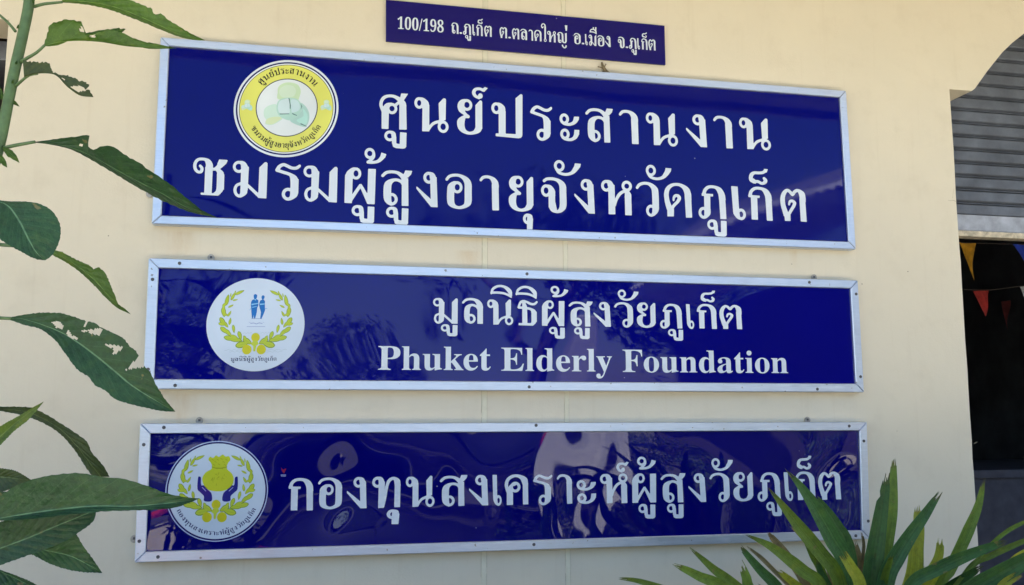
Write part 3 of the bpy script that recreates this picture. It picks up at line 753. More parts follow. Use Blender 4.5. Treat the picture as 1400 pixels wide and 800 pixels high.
# the tail vowel under the first letter
put_line(S1, LY, M_LET[1], [('ู',525.5,556)], [(500,175),(560,178.5)], [(500,46),(600,46)])
B = [(290,267),(360,270.7),(476,277.6),(507,279.4),(553,281.6),(593,283.2),(627,285.4),(678,287.8),(760,290.5),(810,292),(860,294.3),(917,296.2),(943,297.5),(988,298.8),(1032,300.8),(1098,303)]
HH = [(290,50.3),(360,49.8),(500,48.5),(640,47.7),(810,46.8),(920,45.6),(1090,44.2)]
put_line(S1, LY, M_LET[1], [('ช',262.3,309.7),('ม',316.8,364.3),('ร',375,410),('ม',413.8,460.5),('ผ',470.8,513),('้',497,527.2),('ส',520.5,563),('ง',569,598.3),('อ',608.6,645),('า',655.5,682.2),('ย',695.5,729.3),('จ',739.8,774.8),('ั',757.8,795),('ง',785.5,813.3),('ห',822.3,864.6),('ว',870,901.3),('ั',884.2,919.5),('ด',908.5,946.3),('ภ',955.3,993.2),('เ',1001,1020),('ก',1024,1056.5),('็',1025.8,1052.3),('ต',1067.8,1103)], B, HH)
put_line(S1, LY, M_LET[1], [('ู',481,512),('ู',528,558.5),('ุ',715,728.7),('ู',966.8,993.2)], B, HH)
B = [(615,442.2),(655,443.2),(675,443.8),(720,445.2),(745,445.6),(800,446.4),(832,446.8),(925,448.8),(990,449.8)]; HH = [(615,35),(700,35),(832,33.8),(990,33)]
put_line(S2, LY, M_LET[2], [('ม',591.8,625.6),('ล',631.4,660.2),('น',666,701.6),('ิ',670.2,700.2),('ธ',707.2,735.2),('ิ',704.8,734.2),('ผ',741,772),('้',753,777.6),('ส',777.6,810.8),('ง',811.8,835.2),('ว',840,865.8),('ั',845.2,874),('ย',871,896.6),('ภ',902.6,933),('เ',938.6,949.2),('ก',953.2,980.2),('็',959,979.2),('ต',984.2,1014.8)], B, HH)
put_line(S2, LY, M_LET[2], [('ู',602.8,625.6),('ู',750.6,772.2),('ู',784.8,806.2),('ู',913.2,933.8)], B, [(615,32),(990,31)])
put_word(S2, LY, M_LET[2], 'Phuket', 516.7, 671, 505.6, 506.2, 32.4, 31.6)
put_word(S2, LY, M_LET[2], 'Elderly', 685.3, 837, 506.9, 508.2, 31.6, 30.6)
put_word(S2, LY, M_LET[2], 'Foundation', 851.5, 1077.5, 508.6, 510.2, 30.6, 29.6)
B = [(400,698.6),(450,696),(498,695),(530,694.2),(575,693),(628,691.9),(663,691),(700,690.4),(778,688.8),(835,688.2),(868,687.5),(932,687),(962,686.3),(1040,684.7),(1095,684),(1145,683)]; HH = [(400,43.7),(480,43),(580,42.3),(700,41.5),(780,40.6),(868,39.8),(960,39.3),(1050,38.8),(1145,38.2)]
put_line(S3, LY, M_LET[3], [('ก',393.5,427.7),('อ',434,467.3),('ง',473.8,501.2),('ท',508.3,547.3),('น',554.5,594),('ส',601,639),('ง',641.3,667.5),('เ',673.2,685.8),('ค',690,722.3),('ร',729,755.3),('า',761.5,782.5),('ะ',788.5,815.2),('ห',820.8,858.5),('์',843.3,860.8),('ผ',864.6,897.7),('้',872,898),('ส',903.7,938),('ง',941.8,965.6),('ว',970.8,998),('ั',974,1003.8),('ย',1003,1030.2),('ภ',1036,1067.6),('เ',1072.8,1084.5),('ก',1088,1115.3),('็',1091.3,1111.8),('ต',1119.5,1150.2)], B, HH)
put_line(S3, LY, M_LET[3], [('ุ',528.8,546.2),('ู',872.8,895.8),('ู',911.8,934.3),('ู',1047.5,1068.5)], B, HH)
B = [(622,45.9),(655,49),(690,52.3),(718,54.9),(758,58),(790,60.4),(812,62.6),(834,64.4),(882,68),(893,69)]; HH = [(620,14.9),(890,14.9)]
LY0 = -.0128
put_line(S0, LY0, M_LET[0], [('ถ',617,627),('.',628.2,631.8),('ภ',633,644),('เ',645.6,649.5),('ก',651,660),('็',653,660),('ต',662,672.3),('ต',683,693.3),('.',695,698.5),('ต',700,710),('ล',711.6,720.6),('า',722.9,728.9),('ด',730.4,740.5),('ใ',739.8,747.4),('ห',748.2,760),('ญ',761.7,775),('่',772.4,775.8),('อ',784.8,794),('.',795.3,799),('เ',799.9,803.6),('ม',805,815.4),('ื',806.4,816),('อ',817,826.3),('ง',827,835),('จ',845,854),('.',855.4,859),('ภ',860,870.4),('เ',871.3,875),('ก',876.9,885.5),('็',878,884.8),('ต',886.6,896.4)], B, HH)
put_line(S0, LY0, M_LET[0], [('ู',636,644),('ู',863.4,870.4)], B, HH)
put_word(S0, LY0, M_LET[0], '100/198', 543.5, 606.5, 39.3, 44.6, 17, 17)

# ------------------------------------------------------------------ emblems
class Emb:
    def __init__(s, sign, key, cx, cy, name='emblem', lab=None):
        s.key = key; s.C = at(cx, cy, PY); A = at(cx+10, cy, PY); T = at(cx, cy-10, PY)
        s.cx, s.cy = cx, cy; s.sx = (A.x-s.C.x)/10; s.sz = (T.z-s.C.z)/10; s.shx = (A.z-s.C.z)/10
        s.root = empty(name, (s.C.x, PY, s.C.z)); s.root.parent = sign; s.root.location = s.C-sign.location
        s.layer = 0
    def w(s, dx, dy, lay):   # offsets in photograph pixels, y down
        return (s.C.x+dx*s.sx, PY-.0005-.00018*lay, s.C.z-dy*s.sz+dx*s.shx)
    def poly(s, name, polys, col, lay):
        vs = []; fs = []
        for i, P in enumerate(polys):
            b = len(vs); vs += [s.w(x, y, lay+.03*i) for x, y in P]; fs.append(list(range(b, b+len(P))))
        me = bpy.data.meshes.new(name); me.from_pydata(vs, [], fs); me.update()
        bm = bmesh.new(); bm.from_mesh(me); bmesh.ops.triangulate(bm, faces=bm.faces[:], ngon_method='EAR_CLIP')
        for f in bm.faces:
            if f.normal.y > 0: f.normal_flip()
        bm.to_mesh(me); bm.free()
        o = bpy.data.objects.new(name, me); COL.objects.link(o); me.materials.append(printmat(s.key, col)); o.parent = s.root
        o.location = -Vector(s.C); return o
    def ell(s, name, x, y, rx, ry, col, lay, n=64, rot=0):
        return s.poly(name, [[(x+rx*math.cos(a)*math.cos(rot)-ry*math.sin(a)*math.sin(rot), y+rx*math.cos(a)*math.sin(rot)+ry*math.sin(a)*math.cos(rot)) for a in [k*2*math.pi/n for k in range(n)]]], col, lay)
    def text(s, name, txt, lay, col, H, arc=None, line=None):
        # clusters: base letters advance, vowel and tone marks sit over or under the letter before
        marks = 'ูุ์้ัิื่็'; seq = []; x = 0
        for ch in txt:
            me, wd, _ = gmesh(ch, False)
            if ch in marks:
                bw = seq[-1][3] if seq else .8
                off = .12 if ch in 'ั์้' else 0
                seq.append((ch, px_ + max(0, pw_-wd) + off, wd, 0))
            else:
                px_, pw_ = x, wd; seq.append((ch, x, wd, wd)); x += wd+.16
        tot = x-.16
        vs = []; fs = []
        for ch, gx, wd, _ in seq:
            me = gmesh(ch, False)[0]; b = len(vs)
            if arc:
                cx, cy, r, a0, a1, inward = arc
                am = a0+(a1-a0)*((gx+wd/2)/tot)
                ang = R(am)
                for v in me.vertices:
                    ux = (v.co.x-.5)*wd*H*arc_scale(arc, tot, H); uy = v.co.z*H
                    if not inward:   # top arc, letters stand outwards
                        px = cx+math.cos(ang)*(r+uy)+math.sin(ang)*ux; py = cy-(math.sin(ang)*(r+uy)-math.cos(ang)*ux)
                    else:            # bottom arc, letter tops point to the centre
                        px = cx+math.cos(ang)*(r-uy)-math.sin(ang)*ux; py = cy-(math.sin(ang)*(r-uy)+math.cos(ang)*ux)
                    vs.append(s.w(px, py, lay))
            else:
                xl, xr, y = line; k = (xr-xl)/tot
                for v in me.vertices: vs.append(s.w(xl+(gx+v.co.x*wd)*k, y-v.co.z*H, lay))
            fs += [[b+i for i in f.vertices] for f in me.polygons]
        me = bpy.data.meshes.new(name); me.from_pydata(vs, [], fs); me.update(); me.materials.append(printmat(s.key, col))
        o = bpy.data.objects.new(name, me); COL.objects.link(o); o.parent = s.root; o.location = -Vector(s.C); o['kind'] = 'stuff' if False else None or ''
        del o['kind']
        return o
def arc_scale(arc, tot, H):
    cx, cy, r, a0, a1, inward = arc
    return abs(R(a1-a0))*(r+(-.4 if inward else .4)*H)/(tot*H)

NAVY = (12, 14, 92); LIME = (184, 200, 62); PALE = (206, 218, 226); PGREEN = (120, 150, 45); YEL = (222, 205, 30)
# emblem 1
e = Emb(S1, 1, 392, 148.3)
e.ell('outer_ring', 0, 0, 71.5, 66.5, (214, 222, 230), 0, 96)
e.ell('navy_ring', 0, 0, 68.6, 63.6, NAVY, 1, 96)
e.ell('white_ring', 0, 0, 66.4, 61.6, (222, 228, 230), 2, 96)
e.ell('dark_line', 0, 0, 64.4, 60.0, (70, 75, 60), 3, 96)
e.ell('yellow_band', 0, 0, 63.6, 59.2, (218, 219, 104), 4, 96)
e.ell('inner_line', .3, -1, 42.3, 39.8, (50, 55, 80), 5, 80)
e.ell('white_field', .3, -1, 41.0, 38.6, (218, 226, 228), 6, 80)
def c1(pts): return [((x-460)/5, (y-397)/5) for x, y in pts]
def smoothpoly(pts, n=6):
    P = [np.array(p, float) for p in pts]; out = []; m = len(P)
    for i in range(m):
        p0, p1, p2, p3 = P[i-1], P[i], P[(i+1) % m], P[(i+2) % m]
        for k in range(n):
            t = k/n; out.append(tuple(.5*((2*p1)+(-p0+p2)*t+(2*p0-5*p1+4*p2-p3)*t*t+(-p0+3*p1-3*p2+p3)*t**3)))
    return out
def flower(k, ox, oy, L):
    T = lambda pts: [((x)*k+ox, (y)*k+oy) for x, y in c1(pts)]
    e.poly('print_petal', [T(smoothpoly([(395, 290), (400, 250), (435, 225), (480, 220), (530, 235), (552, 275), (545, 318), (530, 345), (480, 335), (400, 335)]))], (196, 220, 182), L)
    e.poly('print_petal', [T(smoothpoly([(405, 290), (415, 260), (450, 240), (500, 245), (520, 280), (500, 318), (430, 322)]))], (204, 224, 200), L+1)
    e.poly('print_petal', [T(smoothpoly([(388, 372), (340, 378), (308, 405), (308, 450), (325, 480), (318, 505), (365, 510), (415, 485), (435, 462), (395, 430)]))], (196, 222, 208), L)
    e.poly('print_petal', [T(smoothpoly([(330, 470), (322, 500), (365, 506), (410, 480), (425, 462), (380, 455)]))], (205, 220, 178), L+1)
    e.poly('print_petal', [T(smoothpoly([(552, 360), (590, 385), (614, 430), (615, 480), (595, 522), (560, 520), (490, 488), (500, 450), (560, 420)]))], (172, 208, 200), L)
    e.poly('print_petal', [T(smoothpoly([(570, 400), (602, 440), (600, 500), (570, 505), (530, 480), (575, 450)]))], (178, 222, 212), L+1)
    e.poly('print_boll', [T(smoothpoly([(390, 390), (400, 350), (430, 330), (480, 325), (530, 335), (558, 370), (560, 415), (535, 455), (490, 480), (440, 468), (400, 435)]))], (175, 212, 200), L+2)
    e.poly('print_boll', [T(smoothpoly([(400, 385), (410, 350), (440, 337), (472, 335), (480, 400), (478, 430), (420, 432), (404, 415)]))], (202, 222, 224), L+3)
    e.poly('print_boll', [T(smoothpoly([(488, 340), (530, 345), (548, 375), (545, 410), (500, 428), (492, 400)]))], (196, 220, 222), L+3)
    if k > .5:
        e.poly('print_crack', [T([(470, 328), (477, 330), (488, 380), (486, 402), (481, 400), (480, 370)]), T([(412, 434), (475, 433), (482, 438), (415, 440)]), T([(498, 430), (530, 444), (532, 450), (500, 438)]), T([(552, 362), (566, 385), (556, 408), (560, 385)]), T([(560, 500), (600, 520), (598, 524), (556, 506)])], (95, 125, 122), L+4)
flower(1, 0, 0, 7); flower(.24, -54, -3, 7); flower(.24, 54, -3, 7)
e.text('rim_lettering', 'ศูนย์ประสานงาน', 8, (40, 40, 35), 7.6, arc=(0, -1, 46.5, 139, 38, False))
e.text('rim_lettering', 'ชมรมผู้สูงอายุจังหวัดภูเก็ต', 8, (45, 45, 38), 6.2, arc=(0, -1, 55, 210, 331, True))

def wreath(e, k, ox, oy, L):
    "leafy wreath traced in units of the enlarged view; mirrored pair"
    T = lambda x, y: ((x-427)*k+ox, (y-390)*k+oy)
    leaves = [(300,157,34,9,-25,0),(268,155,12,4,-70,0),(254,185,30,9,-62,0),(236,175,14,4,-80,0),(212,212,38,12,-78,0),(196,245,20,9,-40,0),(188,262,16,8,-100,0),(270,212,18,5,-12,1),(240,257,20,6,-28,1),(190,300,34,14,80,0),(205,318,18,8,20,0),(232,312,22,7,-60,1),
      (185,368,32,14,55,0),(178,388,22,9,20,0),(208,390,26,10,50,0),(238,367,24,8,-80,1),(200,432,34,14,38,0),(228,450,32,12,45,0),(266,422,28,9,80,1),(240,490,40,15,12,0),(285,500,44,15,8,0),(313,470,30,12,70,0),(270,478,26,10,15,0),(330,535,44,20,-14,0),(368,512,34,17,30,0),(352,492,22,9,60,0)]
    dark = []; light = []; pale = []
    for mir in (1, -1):
      dark.clear(); light.clear(); pale.clear()
      for x, y, a, b, r, inner in leaves:
            a *= 1.1; b *= 1.22
            def ring(sc1, sc2):
                out = []
                for i in range(14):
                    t = i/14*2*math.pi; u = math.cos(t); v = math.sin(t)*abs(math.sin(t))**.3*(1-.25*u)
                    px = a*sc1*u; py = b*sc2*v; rr = R(r)
                    X = px*math.cos(rr)-py*math.sin(rr); Y = px*math.sin(rr)+py*math.cos(rr)
                    out.append(T(427+mir*(x+X-427), y+Y))
                return out
            dark.append(ring(1.0, 1.0)); light.append(ring(.86, .70))
            if a > 25:
                px, py = ring(.8, .12), 0; pale.append(px)
      e.poly('wreath_edge', dark, (130, 155, 60), L); e.poly('wreath_leaf', light, LIME, L+1); e.poly('wreath_vein', pale, (170, 190, 60), L+2)
    for x, y, r in ((427, 484, 31), (367, 572, 34), (471, 572, 34)):
        px, py = T(x, y); e.ell('print_fruit', px, py, r*k, r*k*1.05, (200, 196, 40), L+3, 28)
    e.poly('print_stalk', [[T(405, 515), T(420, 505), T(440, 508), T(452, 530), T(435, 545), T(428, 585), T(414, 585), T(412, 548), T(395, 535)]], (190, 205, 70), L+4)
# emblem 2
e = Emb(S2, 2, 350, 443.7)
e.ell('print_disc', 0, 0, 67, 63.6, (203, 216, 232), 0, 96)
wreath(e, 1/5.333, 0, 0, 1)
def c2(pts): return [((x-427)/5.333, (y-390)/5.333) for x, y in pts]
BL = (40, 110, 185); BL2 = (130, 190, 225)
e.poly('print_figure', [c2(smoothpoly([(404, 175), (416, 168), (428, 176), (427, 192), (420, 206), (410, 206), (404, 192)], 4)),
   c2([(392, 212), (410, 204), (424, 204), (438, 212), (440, 250), (432, 268), (430, 300), (420, 345), (411, 345), (408, 320), (404, 345), (396, 345), (390, 300), (388, 268), (384, 250), (386, 226)])], BL, 1)
e.poly('print_figure', [c2(smoothpoly([(462, 183), (472, 176), (483, 184), (481, 198), (474, 208), (466, 206), (461, 196)], 4)),
   c2([(450, 216), (466, 208), (478, 208), (487, 220), (488, 262), (490, 285), (478, 320), (466, 347), (456, 346), (460, 300), (450, 270), (444, 246)])], BL, 1)
e.poly('print_sash', [c2([(388, 240), (436, 232), (437, 240), (389, 250)]), c2([(450, 238), (486, 236), (486, 244), (450, 248)]), c2([(396, 262), (428, 256), (428, 261), (396, 268)]), c2([(405, 205), (424, 205), (418, 216)]), c2([(376, 284), (386, 268), (390, 270), (380, 288)]), c2([(488, 270), (506, 272), (506, 276), (489, 276)])], BL2, 2)
e.poly('print_pedestal', [c2([(392, 346), (468, 346), (468, 350), (392, 350)]), c2([(386, 380), (410, 377), (430, 384), (450, 376), (474, 381), (474, 385), (450, 381), (430, 389), (410, 382), (386, 385)]), c2([(360, 404), (494, 404), (494, 407), (360, 407)]), c2([(374, 374), (388, 374), (388, 376), (374, 376)]), c2([(478, 374), (486, 374), (486, 376), (478, 376)])], (130, 150, 195), 1)
for yy, x0_, x1_ in ((574, 205, 330), (586, 240, 340), (574, 505, 660), (588, 505, 625), (452, 330, 400), (450, 460, 530)):
    e.poly('print_wave', [c2([(x0_+i*(x1_-x0_)/12, yy+4*math.sin(i*1.6)) for i in range(13)]+[(x0_+i*(x1_-x0_)/12, yy+1.8+4*math.sin(i*1.6)) for i in range(12, -1, -1)])], (165, 185, 195), 1)
e.text('caption_lettering', 'มูลนิธิผู้สูงวัยภูเก็ต', 1, (35, 45, 90), 4.4, line=(-32.5, 29.5, 49.6))
# emblem 3
e = Emb(S3, 3, 297, 671.3)
e.ell('outer_ring', 0, 0, 70, 68.8, (170, 185, 222), 0, 96)
e.ell('navy_ring', 0, 0, 68.6, 67.4, NAVY, 1, 96)
e.ell('print_disc', 0, 0, 66.4, 65.2, (196, 212, 228), 2, 96)
wreath(e, .1955, -.8, 0, 3)
def c3(pts): return [((x-410)/5, (y-410)/5) for x, y in pts]
bag = smoothpoly([(342, 196), (352, 176), (374, 184), (392, 166), (414, 176), (438, 160), (458, 174), (482, 172), (492, 196), (478, 216), (470, 240), (474, 262), (505, 290), (520, 330), (508, 375), (465, 405), (410, 413), (350, 402), (318, 370), (305, 325), (325, 285), (362, 262), (368, 240), (358, 216)], 4)
e.poly('print_bag', [c3(bag)], (190, 202, 50), 3)
lines = []
for i in range(16):
    a = rnd.uniform(0, 6.28); rx = rnd.uniform(10, 62); x0_ = 412+rx*math.cos(a); y0_ = 322+rx*.7*math.sin(a); L_ = rnd.uniform(8, 26); b_ = rnd.uniform(0, 3.14)
    lines.append(c3([(x0_, y0_), (x0_+L_*math.cos(b_), y0_+L_*math.sin(b_)), (x0_+L_*math.cos(b_)+2.5, y0_+L_*math.sin(b_)+3), (x0_+2.5, y0_+3)]))
for x0_, y0_ in ((365, 190), (385, 205), (400, 190), (425, 185), (440, 205), (460, 190), (375, 225), (410, 222), (450, 225), (392, 250), (430, 250)):
    lines.append(c3([(x0_, y0_), (x0_+14, y0_+9), (x0_+13, y0_+12), (x0_-1, y0_+4)]))
lines.append(c3([(366, 242), (392, 250), (430, 251), (472, 242), (472, 248), (430, 258), (392, 257), (367, 249)]))
e.poly('print_bag_crease', lines, (150, 165, 40), 4)
hand = smoothpoly([(276, 320), (285, 311), (296, 320), (297, 352), (302, 372), (318, 372), (345, 400), (372, 428), (374, 478), (324, 478), (320, 445), (296, 420), (275, 395)], 4)
for mir in (1, -1):
    e.poly('print_hand', [[((x if mir == 1 else 824-x)-410, y-410) for x, y in hand]], (26, 34, 128), 3).scale = (1, 1, 1)
    o = COL.objects[-1]
    for v in o.data.vertices:
        dx = (v.co.x-e.C.x)/e.sx; dz = v.co.z-e.C.z-dx*e.shx
        v.co.x = e.C.x+dx/5*e.sx; v.co.z = e.C.z+dz/5+dx/5*e.shx
    e.poly('print_finger', [[((x if mir == 1 else 824-x)/5-82, y/5-82) for x, y in ((304, 386), (309, 384), (336, 410), (332, 413))]], (150, 160, 215), 4)
e.text('rim_lettering', 'กองทุนสงเคราะห์ผู้สูงวัยภูเก็ต', 3, (38, 40, 105), 5.2, arc=(0, 0, 60.0, 206, 335, True))
# tiny red printer's mark left of the first letter
e = Emb(S3, 3, 388, 644, 'printer_mark')
e.poly('print_mark', [[(-4, -5), (-1, -1.5), (1, -3), (3.5, -3), (1.6, 1), (.5, 3.5), (-2, 1)]], (130, 24, 70), 0)
e.poly('print_mark_line', [[(-4, 5), (3, 5), (3, 6.2), (-4, 6.2)], [(-3.5, 7), (3, 7), (3, 7.6), (-3.5, 7.6)]], (150, 160, 215), 0)

# ------------------------------------------------------------------ gecko at the top edge of the big sign
def gecko():
    g = at(824, 93, -.006)
    root_px = at(829.5, 101, -.006)
    P = lambda x, y, r, dy=0: (at(x, y, -.006-dy), r)
    bmv = [P(822.6,84.6,.0022,.004), P(823.0,87.0,.0042,.004), P(823.8,89.5,.0034,.004), P(825.0,92.5,.0046,.004), P(827.0,96,.0048,.003), P(829,99,.0042,.002), P(831,103,.0032,.001), P(834,108,.0022,0), P(839,113,.0012,0)]
    ed = [(i, i+1) for i in range(8)]
    def limb(base, pts):
        prev = base
        for x, y, r in pts: bmv.append(P(x, y, r, .0015)); ed.append((prev, len(bmv)-1)); prev = len(bmv)-1
        tip = prev
        for a in range(4):
            x, y = pts[-1][0], pts[-1][1]; ax, ay = x-pts[-2][0], y-pts[-2][1]; an = math.atan2(ay, ax)+(a-1.5)*.5
            bmv.append(P(x+1.5*math.cos(an), y+1.5*math.sin(an), .0006, .0005)); ed.append((tip, len(bmv)-1))
    limb(3, [(821.8,92.3,.0016),(818.6,91.6,.0011)]); limb(3, [(826.8,90.6,.0016),(828,88.6,.0011)])
    limb(5, [(825.2,98.4,.0019),(824.6,98.2,.0012)]); limb(5, [(831,98.2,.0019),(832.2,99,.0012)])
    me = bpy.data.meshes.new('gecko'); me.from_pydata([tuple(p[0]) for p in bmv], ed, []); me.update()
    m, nt, p = newmat('gecko_skin'); n = noise(nt, 260, 4, .6, wpos(nt))
    nt.links.new(mixc(nt, ramp(nt, n, .4, .62), (.10, .075, .035), (.22, .17, .09)), p.inputs['Base Color']); p.inputs['Roughness'].default_value = .6
    o = link('gecko', me, m)
    sk = o.modifiers.new('s', 'SKIN'); bpy.context.view_layer.update()
    for i, v in enumerate(me.skin_vertices[0].data): v.radius = (bmv[i][1]*1.35, bmv[i][1]*1.1); v.use_root = (i == 4)
    ss = o.modifiers.new('ss', 'SUBSURF'); ss.levels = 2; ss.render_levels = 2
    for q in me.polygons: q.use_smooth = True
    tag(o, 'small brown gecko clinging to the wall on top of the largest sign frame', 'gecko')
gecko()

# ================================================================== plants
def leaf(name, root, mid, A, B, Y, mat, fold=.35, foldB=None, arch=.0, holes=(), nu=64, nv=7, ragged=0, dip=.0022, serr=.9, label=None, seed=0):
    "leaf lofted between its two margins and the midrib; margins given as traced lines, depth from fold and arch"
    rg = random.Random(seed or hash(name) % 999)
    def res(pts):
        P = [np.array(p, float) for p in pts]; L = [0]
        for a, b in zip(P, P[1:]): L.append(L[-1]+math.hypot(*(b-a)))
        L = np.array(L)/L[-1]; t = np.linspace(0, 1, nu+1)
        return np.stack([np.interp(t, L, [p[0] for p in P]), np.interp(t, L, [p[1] for p in P])], 1)
    def res_s(pts):
        P = catmull([(*p,) for p in pts], 3.0); return res([(q[0], q[1]) for q in P])
    Mi = res_s(mid); Aa = res(A) if ragged else res_s(A)
    if B is None: Bb = Mi + (Aa-Mi)*(.55)*np.array([1, 1]); backs = True
    else: Bb = res_s(B); backs = False
    vs = []; uvs = []
    def depth(u, wpx, side, t):
        s = wpx/FPX*(CAM_D+Y)
        f = fold if side > 0 else (foldB if foldB is not None else fold)
        return Y + arch*(math.sin(u*math.pi*.5)) + (-f*s if not (backs and side < 0) else .75*s+.002*t) + dip*math.sin(u*9+t*2)*t
    cols = []
    for i in range(nu+1):
        u = i/nu; row = []
        for k in range(-nv, nv+1):
            t = abs(k)/nv; E = Aa if k >= 0 else Bb
            p = Mi[i]*(1-t)+E[i]*t
            if ragged and k in (nv, -nv) and 2 < i < nu-1 and not (backs and k < 0): p = p + (Mi[i]-p)*rg.uniform(0, ragged)
            if k in (nv, -nv) and not (backs and k < 0) and 1 < i < nu:
                d_ = E[i]-Mi[i]; L_ = math.hypot(*d_) or 1
                p = p + d_/L_*serr*(((i*.37) % 1.0)-.5+rg.uniform(-.3, .3))*min(1, L_/6)
            wpx = math.hypot(*(E[i]-Mi[i]))*t
            y = depth(u, wpx, 1 if k >= 0 else -1, t)
            row.append(len(vs)); vs.append(tuple(at(p[0], p[1], y))); uvs.append((u, .5+.5*k/nv*1.0, p[0], p[1], k))
        cols.append(row)
    def inside(x, y, P):
        c = False; j = len(P)-1
        for i in range(len(P)):
            if (P[i][1] > y) != (P[j][1] > y) and x < (P[j][0]-P[i][0])*(y-P[i][1])/(P[j][1]-P[i][1])+P[i][0]: c = not c
            j = i
        return c
    fs = []
    for i in range(nu):
        for k in range(2*nv):
            q = (cols[i][k], cols[i+1][k], cols[i+1][k+1], cols[i][k+1])
            cx = sum(uvs[a][2] for a in q)/4; cyy = sum(uvs[a][3] for a in q)/4
            if any(inside(cx, cyy, h) for h in holes): continue
            fs.append(q)
    me = bpy.data.meshes.new(name); me.from_pydata(vs, [], fs); me.update()
    ul = me.uv_layers.new(name='UVMap')
    for lp in me.loops: ul.data[lp.index].uv = uvs[lp.vertex_index][:2]
    o = link(name, me, mat, root, True)
    if label: o['label'] = label
    return o
def stalk(root, pts, Y, r, mat, name='petiole'):
    bm = bmesh.new()
    P = catmull([(*p, (Y if isinstance(Y, (int, float)) else Y[i])) for i, p in enumerate(pts)], 6)
    n = len(P); rr = [r[0]+(r[1]-r[0])*i/max(1, n-1) for i in range(n)]
    tube_bm(bm, [at(q[0], q[1], q[2]) for q in P], rr, 10)
    return frombm(name, bm, mat, root, True)

PYL = -.95
st_px = [(41, -60), (40, 0), (31, 48), (21, 92), (11, 140), (1, 190), (-14, 250), (-27, 340), (-38, 440), (-47, 560), (-55, 700), (-62, 900), (-66, 1200), (-66, 1330)]
base = at(-66, 1330, PYL)
tp = empty('tall_leafy_plant', (base.x, PYL, 0)); tag(tp, 'tall green plant with long insect-eaten leaves at the left edge', 'plant')
stalk(tp, st_px, PYL, (.0105, .0135), M_STEM, 'stem')
stalk(tp, [(47, 9), (60, 5.5), (85, 3)], [PYL, PYL-.01, PYL-.02], (.0035, .0025), M_STEM)
leaf('leaf', tp, [(85,2),(120,3),(150,8),(180,18),(210,31),(240,45),(262,52),(280,55.5)], [(85,0),(120,-9),(160,-7),(183,1),(198,8),(208,11),(210,19),(220,18),(240,33),(262,46),(280,55)], [(85,3.5),(120,7),(150,14),(180,25),(210,37),(240,49),(262,54.5),(280,55.5)], PYL-.02, LF_MID, fold=.6, foldB=-2.0, arch=-.05, ragged=.10, seed=1)
stalk(tp, [(27, 86), (38, 79), (50, 72), (61, 62)], [PYL, PYL-.02, PYL-.03, PYL-.04], (.0038, .0026), M_STEM)
leaf('leaf', tp, [(60,63),(80,58),(110,56),(140,58),(170,63),(200,65.5),(225,66),(241,66)], [(60,62),(63,50),(66,36),(73,29),(86,25),(101,25),(112,29),(111,37),(108,42),(114,46),(121,47),(137,43),(150,39),(158,42),(170,45),(180,51),(195,56),(215,60),(230,63.5),(241,66)], [(60,63.5),(80,62),(105,50),(118,45),(140,40),(172,38),(166,43),(150,50),(180,58),(200,66.5),(241,66.5)], PYL-.04, LF_MID, fold=.35, foldB=-.5, arch=-.04, ragged=.10, holes=[[(107,38),(113,36),(115,44),(109,44)], [(196,54),(204,55),(201,59)], [(122,49),(131,47),(131,51),(124,52)]], seed=2)
stalk(tp, [(20, 119), (29, 111), (40, 103), (52, 101)], [PYL, PYL-.02, PYL-.03, PYL-.03], (.0034, .002), M_STEM)
leaf('leaf', tp, [(33,106),(50,101),(70,101),(80,106),(88,115),(97,123),(110,131),(128,133)], [(31,82),(50,84),(69,85),(69,92),(74,98),(81,102),(95,103),(108,109),(122,113),(123,117),(117,122),(122,122),(128,133)], None, PYL-.03, LF_OLIVE, fold=.3, arch=-.02, ragged=.12, holes=[[(97,119),(103,117),(116,119),(118,124),(108,126)], [(84,106),(89,108),(88,111)], [(71,95),(76,99),(72,100)]], seed=3)
stalk(tp, [(3, 203), (20, 199), (48, 194)], [PYL, PYL-.02, PYL-.03], (.004, .003), M_STEM)
leaf('leaf', tp, [(48,194),(75,197),(100,203),(130,216),(160,233),(190,249),(220,264),(250,281),(275,292),(298,298)], [(48,194),(75,190),(100,186),(123,184),(121,192),(119,198),(127,205),(136,200),(150,198),(160,203),(175,213),(195,225),(215,238),(235,252),(255,270),(275,287),(298,298)], [(48,195),(75,199),(100,206),(130,222),(160,240),(190,258),(220,274),(250,287),(275,294),(298,298)], PYL-.03, LF_DARK, fold=.75, foldB=-2.2, arch=-.09, ragged=.09, holes=[[(110,195),(114,197),(113,201),(110,200)], [(215,238),(221,239),(217,241)]], nu=60, seed=4)
leaf('leaf', tp, [(-22,272),(8,279),(25,300),(38,326),(50,346),(62,356)], [(-22,271),(10,275),(40,276),(60,281),(75,293),(83,312),(81,330),(72,348),(62,356)], [(-22,273),(-22,300),(-5,322),(10,334),(30,345),(48,354),(62,356)], PYL-.16, LF_DARK, fold=.12, foldB=.25, arch=-.05, seed=5, nv=9)
stalk(tp, [(-24, 330), (0, 334.5), (30, 337), (70, 344)], [PYL, PYL, PYL-.01, PYL-.02], (.004, .0028), M_STEM)
leaf('leaf', tp, [(66,342),(90,354),(110,367),(130,384),(145,401),(160,418),(179,430)], [(66,340),(84,344),(105,355),(122,362),(128,368),(135,364),(146,375),(150,386),(158,405),(161,415),(172,423),(179,430)], [(66,346),(90,359),(110,373),(130,392),(145,408),(160,421),(179,430)], PYL-.02, LF_MID, fold=.6, foldB=-1.6, arch=-.05, ragged=.08, seed=6)
stalk(tp, [(-38, 436), (-15, 434.5), (16, 435.5)], [PYL, PYL-.03, PYL-.06], (.0042, .003), M_STEM)
